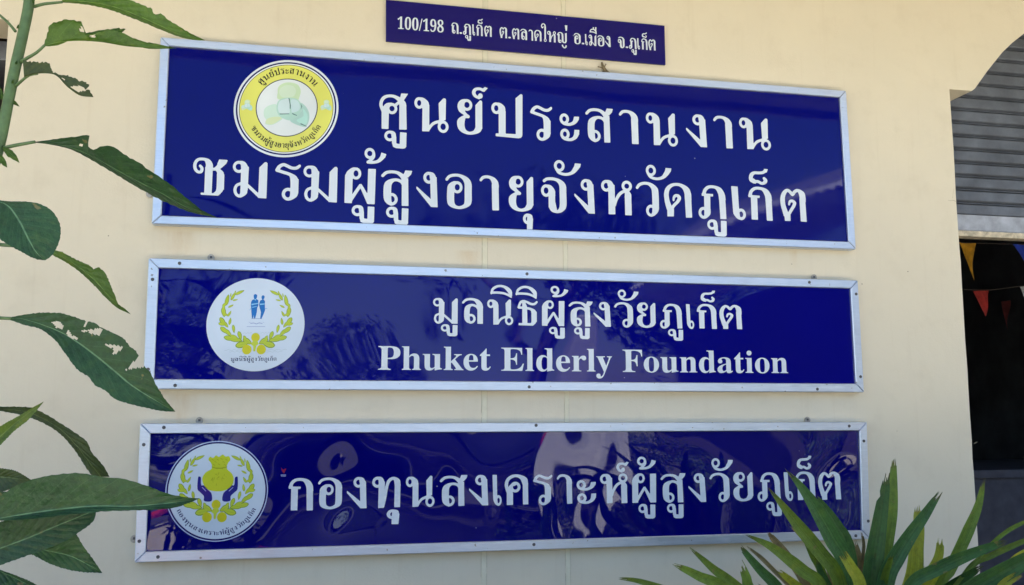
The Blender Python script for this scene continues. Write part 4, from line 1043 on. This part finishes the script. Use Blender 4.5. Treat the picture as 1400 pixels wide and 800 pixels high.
leaf('leaf', tp, [(12,435.5),(30,436),(60,445),(90,458),(120,478),(150,502),(180,527),(210,546),(240,563)], [(12,434),(40,429),(60,427),(85,428),(105,434),(118,439),(130,441),(138,447),(152,454),(162,458),(171,464),(178,474),(186,479),(190,487),(196,499),(205,508),(213,525),(225,545),(240,563)],
    [(12,437),(35,445),(55,450),(75,465),(90,485),(105,505),(120,515),(130,527),(145,535),(155,545),(175,552),(200,558),(220,562),(240,563)], PYL-.06, LF_DARK, fold=.3, foldB=.25, arch=-.08, nu=110, nv=18,
    holes=[[(71,441),(76,439),(82,440),(87,447),(85,450),(77,448)], [(91,452),(95,452),(99,459),(107,462),(106,465),(98,463),(92,459)], [(111,451),(122,451),(131,450),(139,449),(140,454),(134,459),(127,457),(120,453),(112,454)], [(143,469),(150,471),(157,472),(168,474),(166,477),(160,483),(152,485),(156,480),(154,476),(145,473)], [(172,506),(176,502),(185,492),(190,487),(200,499),(196,503),(185,503)], [(116,440),(121,440),(116,447),(114,446)]], ragged=.02, seed=7)
stalk(tp, [(-47, 556), (-20, 556), (2, 558)], [PYL, PYL+.02, PYL+.03], (.004, .003), M_STEM)
leaf('leaf', tp, [(-5,558),(35,563),(60,573),(85,589),(105,610),(122,632),(138,652)], [(-5,556),(40,557),(60,565),(80,577),(105,593),(120,605),(125,618),(140,635),(150,652)], [(-5,561),(30,568),(60,579),(85,596),(105,620),(118,640),(127,652)], PYL+.02, LF_OLIVE, fold=.5, foldB=-.3, arch=-.04, seed=8)
leaf('leaf', tp, [(-20,612),(0,597),(20,579),(40,564),(60,549)], [(-20,600),(0,583),(25,569),(45,557),(60,549)], [(-20,624),(0,609),(20,589),(40,573),(60,549)], PYL-.22, LF_BRIGHT, fold=.4, foldB=.1, arch=.03, seed=9)
leaf('leaf', tp, [(-18,711),(0,709),(40,702.5),(80,697),(130,692.5),(180,692.5),(230,688),(272,682)], [(-18,688),(0,679),(20,665),(50,654),(80,648.5),(110,647),(140,652),(170,655),(200,664),(230,675),(255,680),(272,681.5)], [(-18,713),(0,712),(50,709),(100,703),(150,699),(200,697.5),(235,695),(255,689),(272,682)], PYL-.30, LF_DARK, fold=.22, foldB=.9, arch=-.03, nu=56, nv=10, seed=10)
leaf('leaf', tp, [(-22,757),(0,750),(40,735),(80,718),(132,697)], [(-22,722),(40,700),(90,690),(134,694)], [(-22,780),(0,773),(45,757),(85,742),(115,723),(128,712),(132,698)], PYL-.24, LF_DARK, fold=.2, foldB=.25, arch=-.02, nv=9, seed=11)
leaf('leaf', tp, [(20,742),(60,752),(95,760),(120,772),(140,783.5)], [(20,735),(60,735),(100,729),(112,744),(126,763),(140,783.5)], [(20,750),(45,759),(62,768),(85,777),(110,782),(140,783.5)], PYL-.18, LF_DARK, fold=.2, foldB=.2, arch=-.03, nv=9, seed=12)
leaf('leaf', tp, [(-25,775),(5,783),(50,806),(80,826)], [(-25,770),(0,779),(25,788),(50,800),(80,826)], [(-25,790),(0,800),(30,815),(80,826)], PYL-.2, LF_DARK, fold=.3, arch=-.02, seed=13)
leaf('leaf', tp, [(-22,652),(0,652),(20,654),(44,658)], [(-22,638),(0,640),(22,644),(44,657)], [(-22,676),(0,673),(20,667),(44,659)], PYL-.06, LF_OLIVE, fold=.3, arch=-.02, seed=14)
leaf('leaf', tp, [(-20,686),(0,686),(14,680),(24,672)], [(-20,670),(0,672),(12,672),(24,671)], [(-20,700),(0,700),(14,690),(24,673)], PYL-.10, LF_DARK, fold=.3, arch=-.02, seed=15)
leaf('leaf', tp, [(4,203),(12,208),(20,215),(27,223)], [(4,201),(14,204),(22,212),(27,223)], [(4,205),(10,214),(12,215),(27,223)], PYL-.02, LF_MID, fold=.3, seed=16, nu=12, nv=3)
leaf('leaf', tp, [(-4,213),(2,217),(6,222),(10,229.5)], [(-4,210),(3,213),(8,220),(10,229.5)], [(-4,217),(0,222),(4,226),(10,229.5)], PYL-.02, LF_MID, fold=.3, seed=17, nu=12, nv=3)
leaf('leaf', tp, [(14,137),(19,140),(27,146)], [(14,135),(21,138),(27,146)], [(14,139),(19,143),(27,146)], PYL, LF_MID, fold=.3, seed=18, nu=10, nv=3)
leaf('leaf', tp, [(-14,112),(-4,120),(4,133)], [(-14,105),(0,119),(6,131)], [(-14,125),(-6,133),(4,137)], PYL+.03, LF_MID, fold=.3, seed=19, nu=12, nv=4)
stalk(tp, [(-12, 12), (0, 21), (12, 32), (21, 43)], [PYL+.06, PYL+.03, PYL+.01, PYL], (.002, .003), M_STEM)
leaf('leaf', tp, [(-70,-20),(-40,-4),(-10,12)], [(-70,-26),(-40,-22),(-10,11)], [(-70,-14),(-44,14),(-10,14)], PYL+.06, LF_MID, fold=.3, seed=20, nu=16, nv=5)
# buds in the leaf axils
for x, y in ((24, 37), (45, 2), (17, 112), (22, 86)):
    p = at(x, y, PYL-.012); leaf('bud_leaf', tp, [(x, y+2), (x+.6, y-1), (x+1.4, y-4)], [(x-1.5, y+2), (x-1, y-1), (x+1.4, y-4)], [(x+1.8, y+2), (x+2, y-1), (x+1.4, y-4)], PYL-.012, LF_MID, nu=6, nv=2, seed=21)

# strap-leaved plant at the lower right, its tips clipped and frayed
def strap(root, pts, wpx, Y, mat, Ytip=None, fork=3, seed=1, wtip=.35, fold=.45, notch=None):
    rg = random.Random(seed)
    P = [(*p, 0) for p in pts]; C = catmull(P, 4.0); C = [(c[0], c[1]) for c in C]
    L = [0]
    for a, b in zip(C, C[1:]): L.append(L[-1]+math.hypot(b[0]-a[0], b[1]-a[1]))
    T = L[-1]; n = 40; ts = [i/n for i in range(n+1)]
    X = np.interp([t*T for t in ts], L, [c[0] for c in C]); Z = np.interp([t*T for t in ts], L, [c[1] for c in C])
    nv = 5; vs = []; uv = []; rows = []
    spike = [rg.uniform(0, 1) for _ in range(2*nv+1)]
    for i in range(n+1):
        t = ts[i]; j = min(i+1, n); k0 = max(i-1, 0)
        dx, dy = X[j]-X[k0], Z[j]-Z[k0]; D = math.hypot(dx, dy) or 1; nx, ny = -dy/D, dx/D
        # t=0 at the tip
        dist = t*T
        prof = min(1, wtip+(1-wtip)*(min(1, dist/(wpx*4.2)))**.7)
        if t > .75: prof *= 1-.25*(t-.75)/.25
        row = []
        for k in range(-nv, nv+1):
            s = k/nv; w_ = wpx*.5*prof*s
            off = 0
            if i == 0: off = (spike[k+nv]-.5)*wpx*.75
            if i == 1: off = (spike[k+nv]-.5)*wpx*.25
            if notch and abs(t-notch[0]) < .05 and s*notch[1] > .3: w_ *= .55+rg.uniform(0, .3)
            px = X[i]+nx*w_-dx/D*off*-1*-1; py = Z[i]+ny*w_-dy/D*off*-1*-1
            yy = Y+((Ytip if Ytip is not None else Y)-Y)*(1-t)**1.5 - fold*abs(w_)/FPX*(CAM_D+Y) 
            row.append(len(vs)); vs.append(tuple(at(px, py, yy))); uv.append((1-t, .5+.5*s))
        rows.append(row)
    fs = []
    for i in range(n):
        for k in range(2*nv):
            if i == 0 and rg.random() < .22: continue
            fs.append((rows[i][k], rows[i+1][k], rows[i+1][k+1], rows[i][k+1]))
    me = bpy.data.meshes.new('strap_leaf'); me.from_pydata(vs, [], fs); me.update()
    ul = me.uv_layers.new(name='UVMap')
    for lp in me.loops: ul.data[lp.index].uv = uv[lp.vertex_index]
    return link('strap_leaf', me, mat, root, True)
bY = -.62
bp = at(1190, 940, bY)
sp = empty('strap_leaf_plant', (bp.x, bY, 0)); tag(sp, 'spiky plant with clipped strap leaves below the lowest sign', 'plant')
crown = (1186, 925)
def st(pts, w_, Y, m, Yt=None, **k): strap(sp, pts+[((pts[-1][0]+crown[0])/2+(pts[-1][0]-crown[0])*.12, 860), crown], w_, Y, m, Yt, **k)
st([(1212,652),(1203,712),(1192,792)], 27, bY, ST_DARK, bY-.04, seed=1, notch=(.06, 1))
st([(1222,631),(1219,700),(1208,780)], 17, bY+.03, ST_MID, bY+.06, seed=2)
st([(1079,646),(1100,672),(1120,703),(1140,738),(1157,772)], 25, bY, ST_DARK, bY-.12, seed=3, wtip=.08)
st([(1112,676),(1128,696),(1145,722),(1158,752)], 24, bY+.02, ST_DARK, bY-.04, seed=4, wtip=.2)
st([(1054,671),(1073,695),(1096,724),(1122,756),(1146,790)], 19, bY-.04, ST_MID, bY-.16, seed=5, wtip=.08)
st([(1283,676),(1266,702),(1246,730),(1226,762),(1212,792)], 25, bY-.02, ST_DARK, bY-.05, seed=6, wtip=.25)
st([(1254,692),(1256,720),(1253,750),(1248,795)], 26, bY+.05, ST_YEL, bY+.08, seed=7)
st([(1345,658),(1338,690),(1328,716),(1312,752),(1290,795)], 17, bY+.02, ST_MID, bY-.02, seed=8, wtip=.2, notch=(.5, -1))
st([(1374,741),(1345,751),(1312,764),(1278,780),(1246,800)], 19, bY-.08, ST_DARK, bY-.2, seed=9)
st([(1412,709),(1384,722),(1360,740),(1334,768),(1308,798)], 6, bY-.02, ST_MID, bY-.1, seed=10, wtip=.6)
st([(1412,735),(1385,746),(1355,760),(1325,778)], 9, bY, ST_MID, bY-.1, seed=11, wtip=.6)
st([(1440,748),(1400,768),(1360,790),(1325,812)], 33, bY-.14, ST_DARK, bY-.3, seed=12, wtip=.5)
st([(1392,786),(1372,800),(1350,830)], 20, bY-.2, ST_YEL, bY-.26, seed=13, wtip=.5)
st([(1420,742),(1400,756),(1380,772)], 10, bY-.02, ST_YEL, bY-.1, seed=14, wtip=.6)
st([(1024,733),(1050,745),(1076,763),(1100,782),(1122,800)], 17, bY-.06, ST_MID, bY-.2, seed=15, wtip=.1)
st([(1050,729),(1062,742),(1078,762),(1100,796)], 12, bY+.03, ST_BRN, bY, seed=16, wtip=.5)
st([(1102,742),(1112,762),(1124,784)], 13, bY+.03, ST_MID, bY, seed=17)
st([(1013,748),(1026,764),(1042,782),(1062,802)], 15, bY-.02, ST_DARK, bY-.12, seed=18)
st([(1021,747),(1040,762),(1058,780),(1082,805)], 6, bY+.02, ST_BRN, bY-.02, seed=19, wtip=.2)
st([(945,751),(960,764),(978,780),(1008,802)], 13, bY-.08, ST_MID, bY-.25, seed=20, wtip=.15)
st([(923,773),(940,780),(958,789),(988,803)], 17, bY-.1, ST_MID, bY-.28, seed=21)
st([(848,791),(866,793),(886,798),(920,810)], 8, bY-.14, ST_MID, bY-.35, seed=22)
st([(1014,774),(1020,788),(1030,812)], 24, bY-.1, ST_MID, bY-.12, seed=23)
st([(1154,760),(1164,776),(1176,800)], 20, bY-.1, ST_YEL, bY-.14, seed=24, wtip=.6)
st([(1166,744),(1172,765),(1180,790)], 22, bY+.04, ST_BRN, bY+.06, seed=25, wtip=.6)
st([(1118,766),(1122,782),(1134,806)], 14, bY, ST_DARK, bY-.02, seed=26)
st([(1084,720),(1100,736),(1116,752),(1134,775)], 11, bY+.01, ST_BRN, bY-.03, seed=27, wtip=.5)
st([(1178,728),(1181,745),(1180,770)], 5, bY+.04, ST_BRN, bY+.04, seed=28, wtip=.5)
st([(1130,722),(1140,742),(1152,768)], 9, bY+.03, ST_BRN, bY+.02, seed=30, wtip=.4)
st([(1286,738),(1282,765),(1262,800)], 18, bY+.04, ST_YEL, bY+.05, seed=31, wtip=.5)
for i in range(14):
    x = 1040+i*27+rnd.uniform(-10, 10); y = 768+abs(x-1200)*.08+rnd.uniform(-12, 22)
    st([(x, y), (x*.7+1186*.3, y+30), (x*.4+1186*.6, 850)], rnd.uniform(12, 20), bY+rnd.uniform(.02, .12), rnd.choice([ST_DARK, ST_MID, ST_YEL, ST_BRN]), bY+rnd.uniform(-.1, .2), seed=80+i, wtip=.4)
for i in range(16):
    a = rnd.uniform(-1, 1)
    st([(1180+a*190, 800+abs(a)*40+rnd.uniform(-5, 25)), (1180+a*130, 830+abs(a)*15), (1182+a*60, 868)], rnd.uniform(14, 22), bY+rnd.uniform(-.15, .1), rnd.choice([ST_DARK, ST_MID, ST_YEL]), bY+rnd.uniform(-.3, .2), seed=40+i)
bm = bmesh.new()
c0 = at(1186, 925, bY)
tube_bm(bm, [(bp.x, bY, 0), (bp.x+.01, bY, .2), (c0.x, bY, c0.z-.1), (c0.x, bY, c0.z+.05)], [.05, .04, .035, .02], 12)
frombm('trunk', bm, mat_simple('plant_trunk', (.16, .12, .07), .8, 0, 40, .4, 60, .004), sp, True)
ORD = 'first second third fourth fifth sixth seventh eighth ninth tenth eleventh twelfth'.split()

# ================================================================== ground and the yard the glossy signs mirror
def mat_ground(name, a, b, sc_=3):
    m, nt, p = newmat(name); v = wpos(nt)
    n = noise(nt, sc_, 6, .65, v); n2 = noise(nt, 60, 3, .6, v)
    c = mixc(nt, ramp(nt, n, .35, .65), a, b); c = mixc(nt, ramp(nt, n2, .4, .7, 0, .3), c, tuple(x*.6 for x in a))
    nt.links.new(c, p.inputs['Base Color']); p.inputs['Roughness'].default_value = .85; bump(nt, n2, .003, p); return m
g = mesh('ground', [(-250, -250, -.004), (250, -250, -.004), (250, 250, -.004), (-250, 250, -.004)], [(0,1,2,3)], mat_ground('soil', (.16, .14, .10), (.10, .11, .06), .3)); tag(g, kind='structure')
g = mesh('paved_yard', [(-14, -13.5, 0), (16, -13.5, 0), (16, 0, 0), (-14, 0, 0)], [(0,1,2,3)], mat_ground('yard_asphalt', (.045, .045, .042), (.065, .062, .056), 1.2)); tag(g, kind='structure')

g = mesh('bounce_apron', [(-14, -5.6, .004), (16, -5.6, .004), (16, -1.9, .004), (-14, -1.9, .004)], [(0,1,2,3)], mat_ground('bounce_apron_concrete', (.36, .33, .28), (.44, .41, .35), 1.2)); tag(g, kind='structure')  # unseen pale strip added to bounce sunlight up to soffit and wall
def foliage_mesh(name, rx, ry, rz, n, size, seed, droop=0):
    rg = random.Random(seed); vs = []; fs = []
    blobs = [(rg.uniform(-.6, .6)*rx, rg.uniform(-.6, .6)*ry, rg.uniform(-.55, .65)*rz, rg.uniform(.28, .5)) for _ in range(13)]
    for i in range(n):
        b = rg.choice(blobs); d = Vector((rg.gauss(0, 1), rg.gauss(0, 1), rg.gauss(0, 1))).normalized()*rg.random()**.4
        c = Vector((b[0]+d.x*rx*b[3], b[1]+d.y*ry*b[3], b[2]+d.z*rz*b[3]))
        a = Vector((rg.gauss(0, 1), rg.gauss(0, 1), rg.gauss(0, .6)-droop)).normalized(); u = a.cross(Vector((rg.random(), rg.random(), 1))).normalized()
        L = size*rg.uniform(.6, 1.3); W = L*.42; k = len(vs)
        vs += [tuple(c-a*L*.5), tuple(c+u*W*.5), tuple(c+a*L*.5), tuple(c-u*W*.5)]; fs.append((k, k+1, k+2, k+3))
    me = bpy.data.meshes.new(name); me.from_pydata(vs, [], fs); me.update(); return me
def mat_fol(name, a, b):
    m, nt, p = newmat(name); n = noise(nt, 1.5, 3, .6, wpos(nt)); n2 = noise(nt, 14, 2, .6, wpos(nt))
    c = mixc(nt, ramp(nt, n, .35, .65), a, b); c = mixc(nt, ramp(nt, n2, .4, .7, 0, .5), c, tuple(x*1.6 for x in b))
    nt.links.new(c, p.inputs['Base Color']); p.inputs['Roughness'].default_value = .5
    tr = nt.nodes.new('ShaderNodeBsdfTranslucent'); nt.links.new(c, tr.inputs[0]); ms = nt.nodes.new('ShaderNodeMixShader'); ms.inputs[0].default_value = .25
    nt.links.new(p.outputs[0], ms.inputs[1]); nt.links.new(tr.outputs[0], ms.inputs[2]); nt.links.new(ms.outputs[0], nt.nodes['Material Output'].inputs[0]); return m
MF1 = mat_fol('tree_foliage', (.035, .065, .02), (.055, .095, .03)); MF2 = mat_fol('hedge_foliage', (.03, .055, .018), (.05, .085, .025))
M_BARK = mat_simple('bark', (.12, .09, .065), .9, 0, 12, .4, 20, .02)
crowns = [foliage_mesh('crown', 2.2, 2.0, 1.7, 2600, .20, s) for s in (1, 2, 3)]
def tree(x, y, h, k, i, label):
    t = empty('broadleaf_tree', (x, y, 0)); tag(t, label, 'tree', 'trees across the yard')
    bm = bmesh.new(); hh = h-1.7*k
    tube_bm(bm, [(0, 0, 0), (.05, .02, hh*.5), (.0, .1, hh), (.1, .1, hh+.8*k)], [.17*k, .13*k, .10*k, .04*k], 9)
    for a in range(6):
        an = a*1.05+i; r = 1.3*k; z0 = hh*(.72+.06*a)
        tube_bm(bm, [(.02, .04, z0), (r*.5*math.cos(an), r*.5*math.sin(an), z0+.6*k), (r*math.cos(an), r*math.sin(an), z0+1.0*k)], [.06*k, .04*k, .015*k], 6)
    frombm('trunk', bm, M_BARK, None).parent = t
    o = bpy.data.objects.new('crown', crowns[i % 3]); COL.objects.link(o); o.parent = t; o.location = (0, 0, hh+.5*k); o.scale = (k, k, k); o.rotation_euler = (0, 0, i*1.3)
    if not crowns[i % 3].materials: crowns[i % 3].materials.append(MF1)
for i, (x, y, h, k, lb) in enumerate([(-8.5, -18, 5.2, 1.3, 'tree across the yard, farthest left'), (-5.4, -18.5, 5.0, 1.25, 'tree across the yard, second from the left'), (-2.5, -18, 4.8, 1.2, 'round tree across the yard behind the car'),
        (1.0, -21, 3.3, .95, 'lowest tree across the yard'), (4.9, -17, 6.6, 1.6, 'tallest tree across the yard'), (8.4, -18, 5.6, 1.5, 'bushy tree beside the tallest tree')]):
    tree(x, y, h, k, i, lb)
hm = foliage_mesh('hedge', 1.35, .45, .62, 2600, .10, 11); hm.materials.append(MF2)
for i, (x, sx) in enumerate(((-6.6, 1), (-4.1, 1), (-1.6, 1), (.9, 1), (3.4, 1.0), (5.9, 1.05))):
    o = bpy.data.objects.new('hedge_bush', hm); COL.objects.link(o); o.location = (x, -10.8+.15*(i % 2), .66); o.scale = (sx, 1, 1.05+.1*(i % 3)); o.rotation_euler = (0, 0, math.pi*(i % 2))
    tag(o, 'clipped green hedge bush beyond the van, %s from the left' % ORD[i], 'hedge', 'hedge bushes along the yard')

bsm = foliage_mesh('bounce_block_shrub', .62, .42, .48, 1500, .12, 21); bsm.materials.append(MF2)  # unseen shrub row added to block ground bounce onto the lower wall
for i in range(12):
    x = -4.2+i*.95
    o = bpy.data.objects.new('bounce_block_shrub', bsm); COL.objects.link(o); o.location = (x, -1.75+.08*(i % 3), .42); o.scale = (1, 1, 1.12+.08*(i % 2)); o.rotation_euler = (0, 0, i*2.1)
    tag(o, 'unseen low shrub added to block ground bounce, %s from the left' % ORD[i], 'shrub', 'low shrubs added to block ground bounce')
g = mesh('bounce_cut_bed', [(-5, -2.15, .008), (8, -2.15, .008), (8, -1.2, .008), (-5, -1.2, .008)], [(0,1,2,3)], mat_ground('bed_soil', (.07, .05, .035), (.10, .075, .05), 4)); tag(g, kind='structure')  # unseen dark soil added to cut ground bounce at the wall foot
for i in (0, 1, 2, 5, 6, 7, 8):  # unseen hedge added so the lowest sign mirrors less sunlit ground
    o = bpy.data.objects.new('hedge_bush', hm); COL.objects.link(o); o.location = (-8.4+2.25*i, -6.5+.12*(i % 2), .60); o.scale = (1, .9, .95+.06*(i % 3)); o.rotation_euler = (0, 0, math.pi*(i % 2)+.05*i)
    tag(o, 'unseen hedge bush added to hide bright ground from the sign reflections, %s from the left' % ORD[i], 'hedge', 'hedge bushes added to darken the sign reflections')
# tiled house wing to the right, its eave running away from the wall
hs = empty('tiled_house', (7, -3.5, 0)); tag(hs, 'house wing with a tiled roof facing the yard, eave shade in its wall colour', 'house')
M_HW = mat_simple('shaded_house_wall', (.10, .08, .07), .8, 0, 3, .2); M_WHITE = mat_simple('white_render', (.70, .72, .78), .8, 0, 3, .08); M_TILE = mat_simple('roof_tile_clay', (.20, .21, .23), .7, 0, 9, .35)  # house wall colour darkened to hold the shade below its eave
box('house_wall', (6.9, -14, 0), (7.1, -3.6, 3.6), M_HW, hs)
box('eave_board', (6.25, -14.2, 3.95), (6.30, -3.4, 4.10), M_WHITE, hs)
box('house_soffit', (6.30, -14.2, 3.93), (7.2, -3.4, 3.96), M_WHITE, hs)
tm = bpy.data.meshes.new('roof_tile'); tv = []; tf = []
for i in range(9):
    a = math.pi*i/8
    for xx, rr in ((-.03, .12), (.46, .11)): tv.append((xx, math.cos(a)*rr, math.sin(a)*rr*.55))
for i in range(8): tf.append((2*i, 2*i+1, 2*i+3, 2*i+2))
tv += [(v[0], v[1]*.8, v[2]*.75) for v in tv[:18:2]]; tf += [(2*i, 2*i+2, 18+i+1, 18+i) for i in range(8)]
tm.from_pydata(tv, [], tf); tm.update(); tm.materials.append(M_TILE)
tm2 = tm.copy(); tm2.materials.clear(); tm2.materials.append(M_WHITE)
for r_ in range(5):
    for c_ in range(44):
        o = bpy.data.objects.new('roof_tile', tm2 if r_ == 0 else tm); COL.objects.link(o); o.parent = hs
        o.location = Vector((6.22+.40*r_, -14.1+.242*c_, 4.10+.215*r_))-hs.location; o.rotation_euler = (0, -.49, 0)
mesh('roof_deck', [(6.25, -14.2, 4.09), (6.25, -3.4, 4.09), (9.0, -3.4, 5.55), (9.0, -14.2, 5.55)], [(0,1,2,3)], M_DKW, hs)

# white gate posts
for i, x in enumerate((2.15,)):
    o = box('gate_post', (x, -5.1, 0), (x+.20, -4.9, 2.3), M_WHITE, None, .02)
    tag(o, 'slim white square post across the apron', 'post')

# silver car parked across the yard
def car(x, y, rz):
    c = empty('parked_car', (x, y, 0)); tag(c, 'tall dark blue van parked across the yard facing left', 'car')
    paint = mat_simple('dark_car_paint', (.018, .020, .032), .22, .0, 5, .05, coat=.6); glass = mat_simple('car_glass', (.02, .025, .03), .05, 0, 5, .1); rub = mat_simple('tyre_rubber', (.02, .02, .02), .8); rim = mat_simple('wheel_alloy', (.3, .3, .32), .5, .5); red = mat_simple('tail_lens', (.45, .02, .02), .2)
    prof = [(-2.05,.30),(-2.1,.55),(-2.02,.82),(-1.5,.95),(-.95,1.02),(-.35,1.48),(.2,1.56),(1.1,1.53),(1.72,1.30),(2.0,.98),(2.08,.6),(2.02,.30)]
    bm = bmesh.new(); secs = []
    for yy, s, zt in ((-.86,.93,.97),(-.80,.985,.99),(-.55,1,1),(0,1,1.01),(.55,1,1),(.80,.985,.99),(.86,.93,.97)):
        row = []
        for px, pz in prof:
            k = 1 if pz < 1.0 else (1-.16*(pz-1)/.5)
            row.append(bm.verts.new((px*s, yy*k, .3+(pz-.3)*zt)))
        secs.append(row)
    for a, b in zip(secs, secs[1:]):
        for i in range(len(prof)-1): bm.faces.new((a[i], a[i+1], b[i+1], b[i]))
        bm.faces.new((a[-1], a[0], b[0], b[-1]))
    bm.faces.new(secs[0]); bm.faces.new(secs[-1][::-1]); bmesh.ops.recalc_face_normals(bm, faces=bm.faces[:])
    frombm('body', bm, paint, None, True).parent = c
    for sgn in (1, -1):
        for P in ([(-.78,1.06),(-.36,1.40),(.12,1.47),(.12,1.04)], [(.18,1.04),(.18,1.475),(.95,1.45),(1.0,1.04)], [(1.06,1.04),(1.02,1.44),(1.5,1.27),(1.72,1.06)]):
            vs = [(px, sgn*(.868-.16*.86*max(0, pz-1)/.5), pz) for px, pz in P]
            mesh('side_window', vs, [(0,1,2,3)], glass, None).parent = c
        for wx in (-1.32, 1.32):
            wl = empty('wheel'); wl.parent = c; wl.location = (wx, sgn*.78, .31)
            for nm, r0, r1, mt, dd in (('tyre', .31, .20, rub, 0), ('rim', .20, .02, rim, .02)):
                bm = bmesh.new(); n = 24; rg_ = []
                for r_, yy in ((r1, -.1), (r0, -.1), (r0, .1), (r1, .1)): rg_.append([bm.verts.new((r_*math.cos(k*2*math.pi/n), yy*(1 if nm == 'tyre' else .8), r_*math.sin(k*2*math.pi/n))) for k in range(n)])
                for a in range(3):
                    for k in range(n): bm.faces.new((rg_[a][k], rg_[a][(k+1) % n], rg_[a+1][(k+1) % n], rg_[a+1][k]))
                o = frombm(nm, bm, mt, None); o.parent = wl
        o = box('headlight', (-2.09, sgn*.62-.16, .66), (-1.9, sgn*.62+.16, .8), glass, None, .03); o.parent = c
        o = box('tail_light', (1.9, sgn*.68-.1, .85), (2.04, sgn*.68+.1, 1.1), red, None, .03); o.parent = c
    vs = [(-.98,-.70,1.02),(-.98,.70,1.02),(-.40,.62,1.46),(-.40,-.62,1.46)]
    o = mesh('windscreen', [(v[0]-.02, v[1], v[2]+.01) for v in vs], [(0,1,2,3)], glass, None); o.parent = c
    o = box('door_line', (.13, -.875, .45), (.145, .875, 1.03), rub, None); o.parent = c
    c.rotation_euler = (0, 0, rz); c.scale = (1.05, 1, 1.28)
car(.55, -7.5, R(4))

# red and white motor scooter
def scooter(x, y, rz):
    c = empty('motor_scooter', (x, y, 0)); tag(c, 'red and white motor scooter parked in the yard', 'scooter')
    red = mat_simple('red_plastic', (.50, .02, .03), .5, 0, 5, .05, coat=.0); wht = mat_simple('white_plastic', (.75, .75, .75), .3); blk = mat_simple('black_rubber', (.02, .02, .02), .7); ch = mat_simple('chrome', (.35, .35, .37), .45, .7)
    def tb(name, P, r, m):
        bm = bmesh.new(); tube_bm(bm, P, r, 10); frombm(name, bm, m, None, True).parent = c
    for wx in (-.62, .62):
        P = [(wx+.23*math.cos(k*math.pi/10), 0, .25+.23*math.sin(k*math.pi/10)) for k in range(21)]
        tb('wheel', P, .045, blk); tb('hub', [(wx, -.05, .25), (wx, .05, .25)], .09, ch)
    tb('body', [(.85, 0, .72), (.6, 0, .70), (.25, 0, .58), (.0, 0, .42), (-.2, 0, .38)], [.07, .14, .15, .12, .08], red)
    tb('leg_shield', [(-.25, 0, .35), (-.38, 0, .6), (-.42, 0, .9), (-.40, 0, 1.0)], [.12, .17, .14, .09], wht)
    tb('seat', [(.72, 0, .80), (.3, 0, .80), (.0, 0, .72)], [.09, .13, .09], blk)
    tb('fork', [(-.42, 0, .95), (-.55, .0, .55), (-.62, 0, .25)], .03, ch)
    tb('handlebar', [(-.34, -.33, 1.02), (-.42, 0, 1.0), (-.34, .33, 1.02)], .018, blk)
    tb('headlight', [(-.52, 0, .93), (-.44, 0, .94)], [.05, .08], wht)
    for s in (1, -1): tb('mirror', [(-.36, s*.25, 1.02), (-.33, s*.3, 1.18), (-.33, s*.36, 1.19)], [.008, .03, .04], ch)
    c.rotation_euler = (0, 0, rz)
scooter(-1.3, -5.2, R(12))
# mark small materials' smooth shading is left as built
for o in list(COL.objects):
    if o.type == 'MESH' and not o.data.materials: print('no material', o.name)
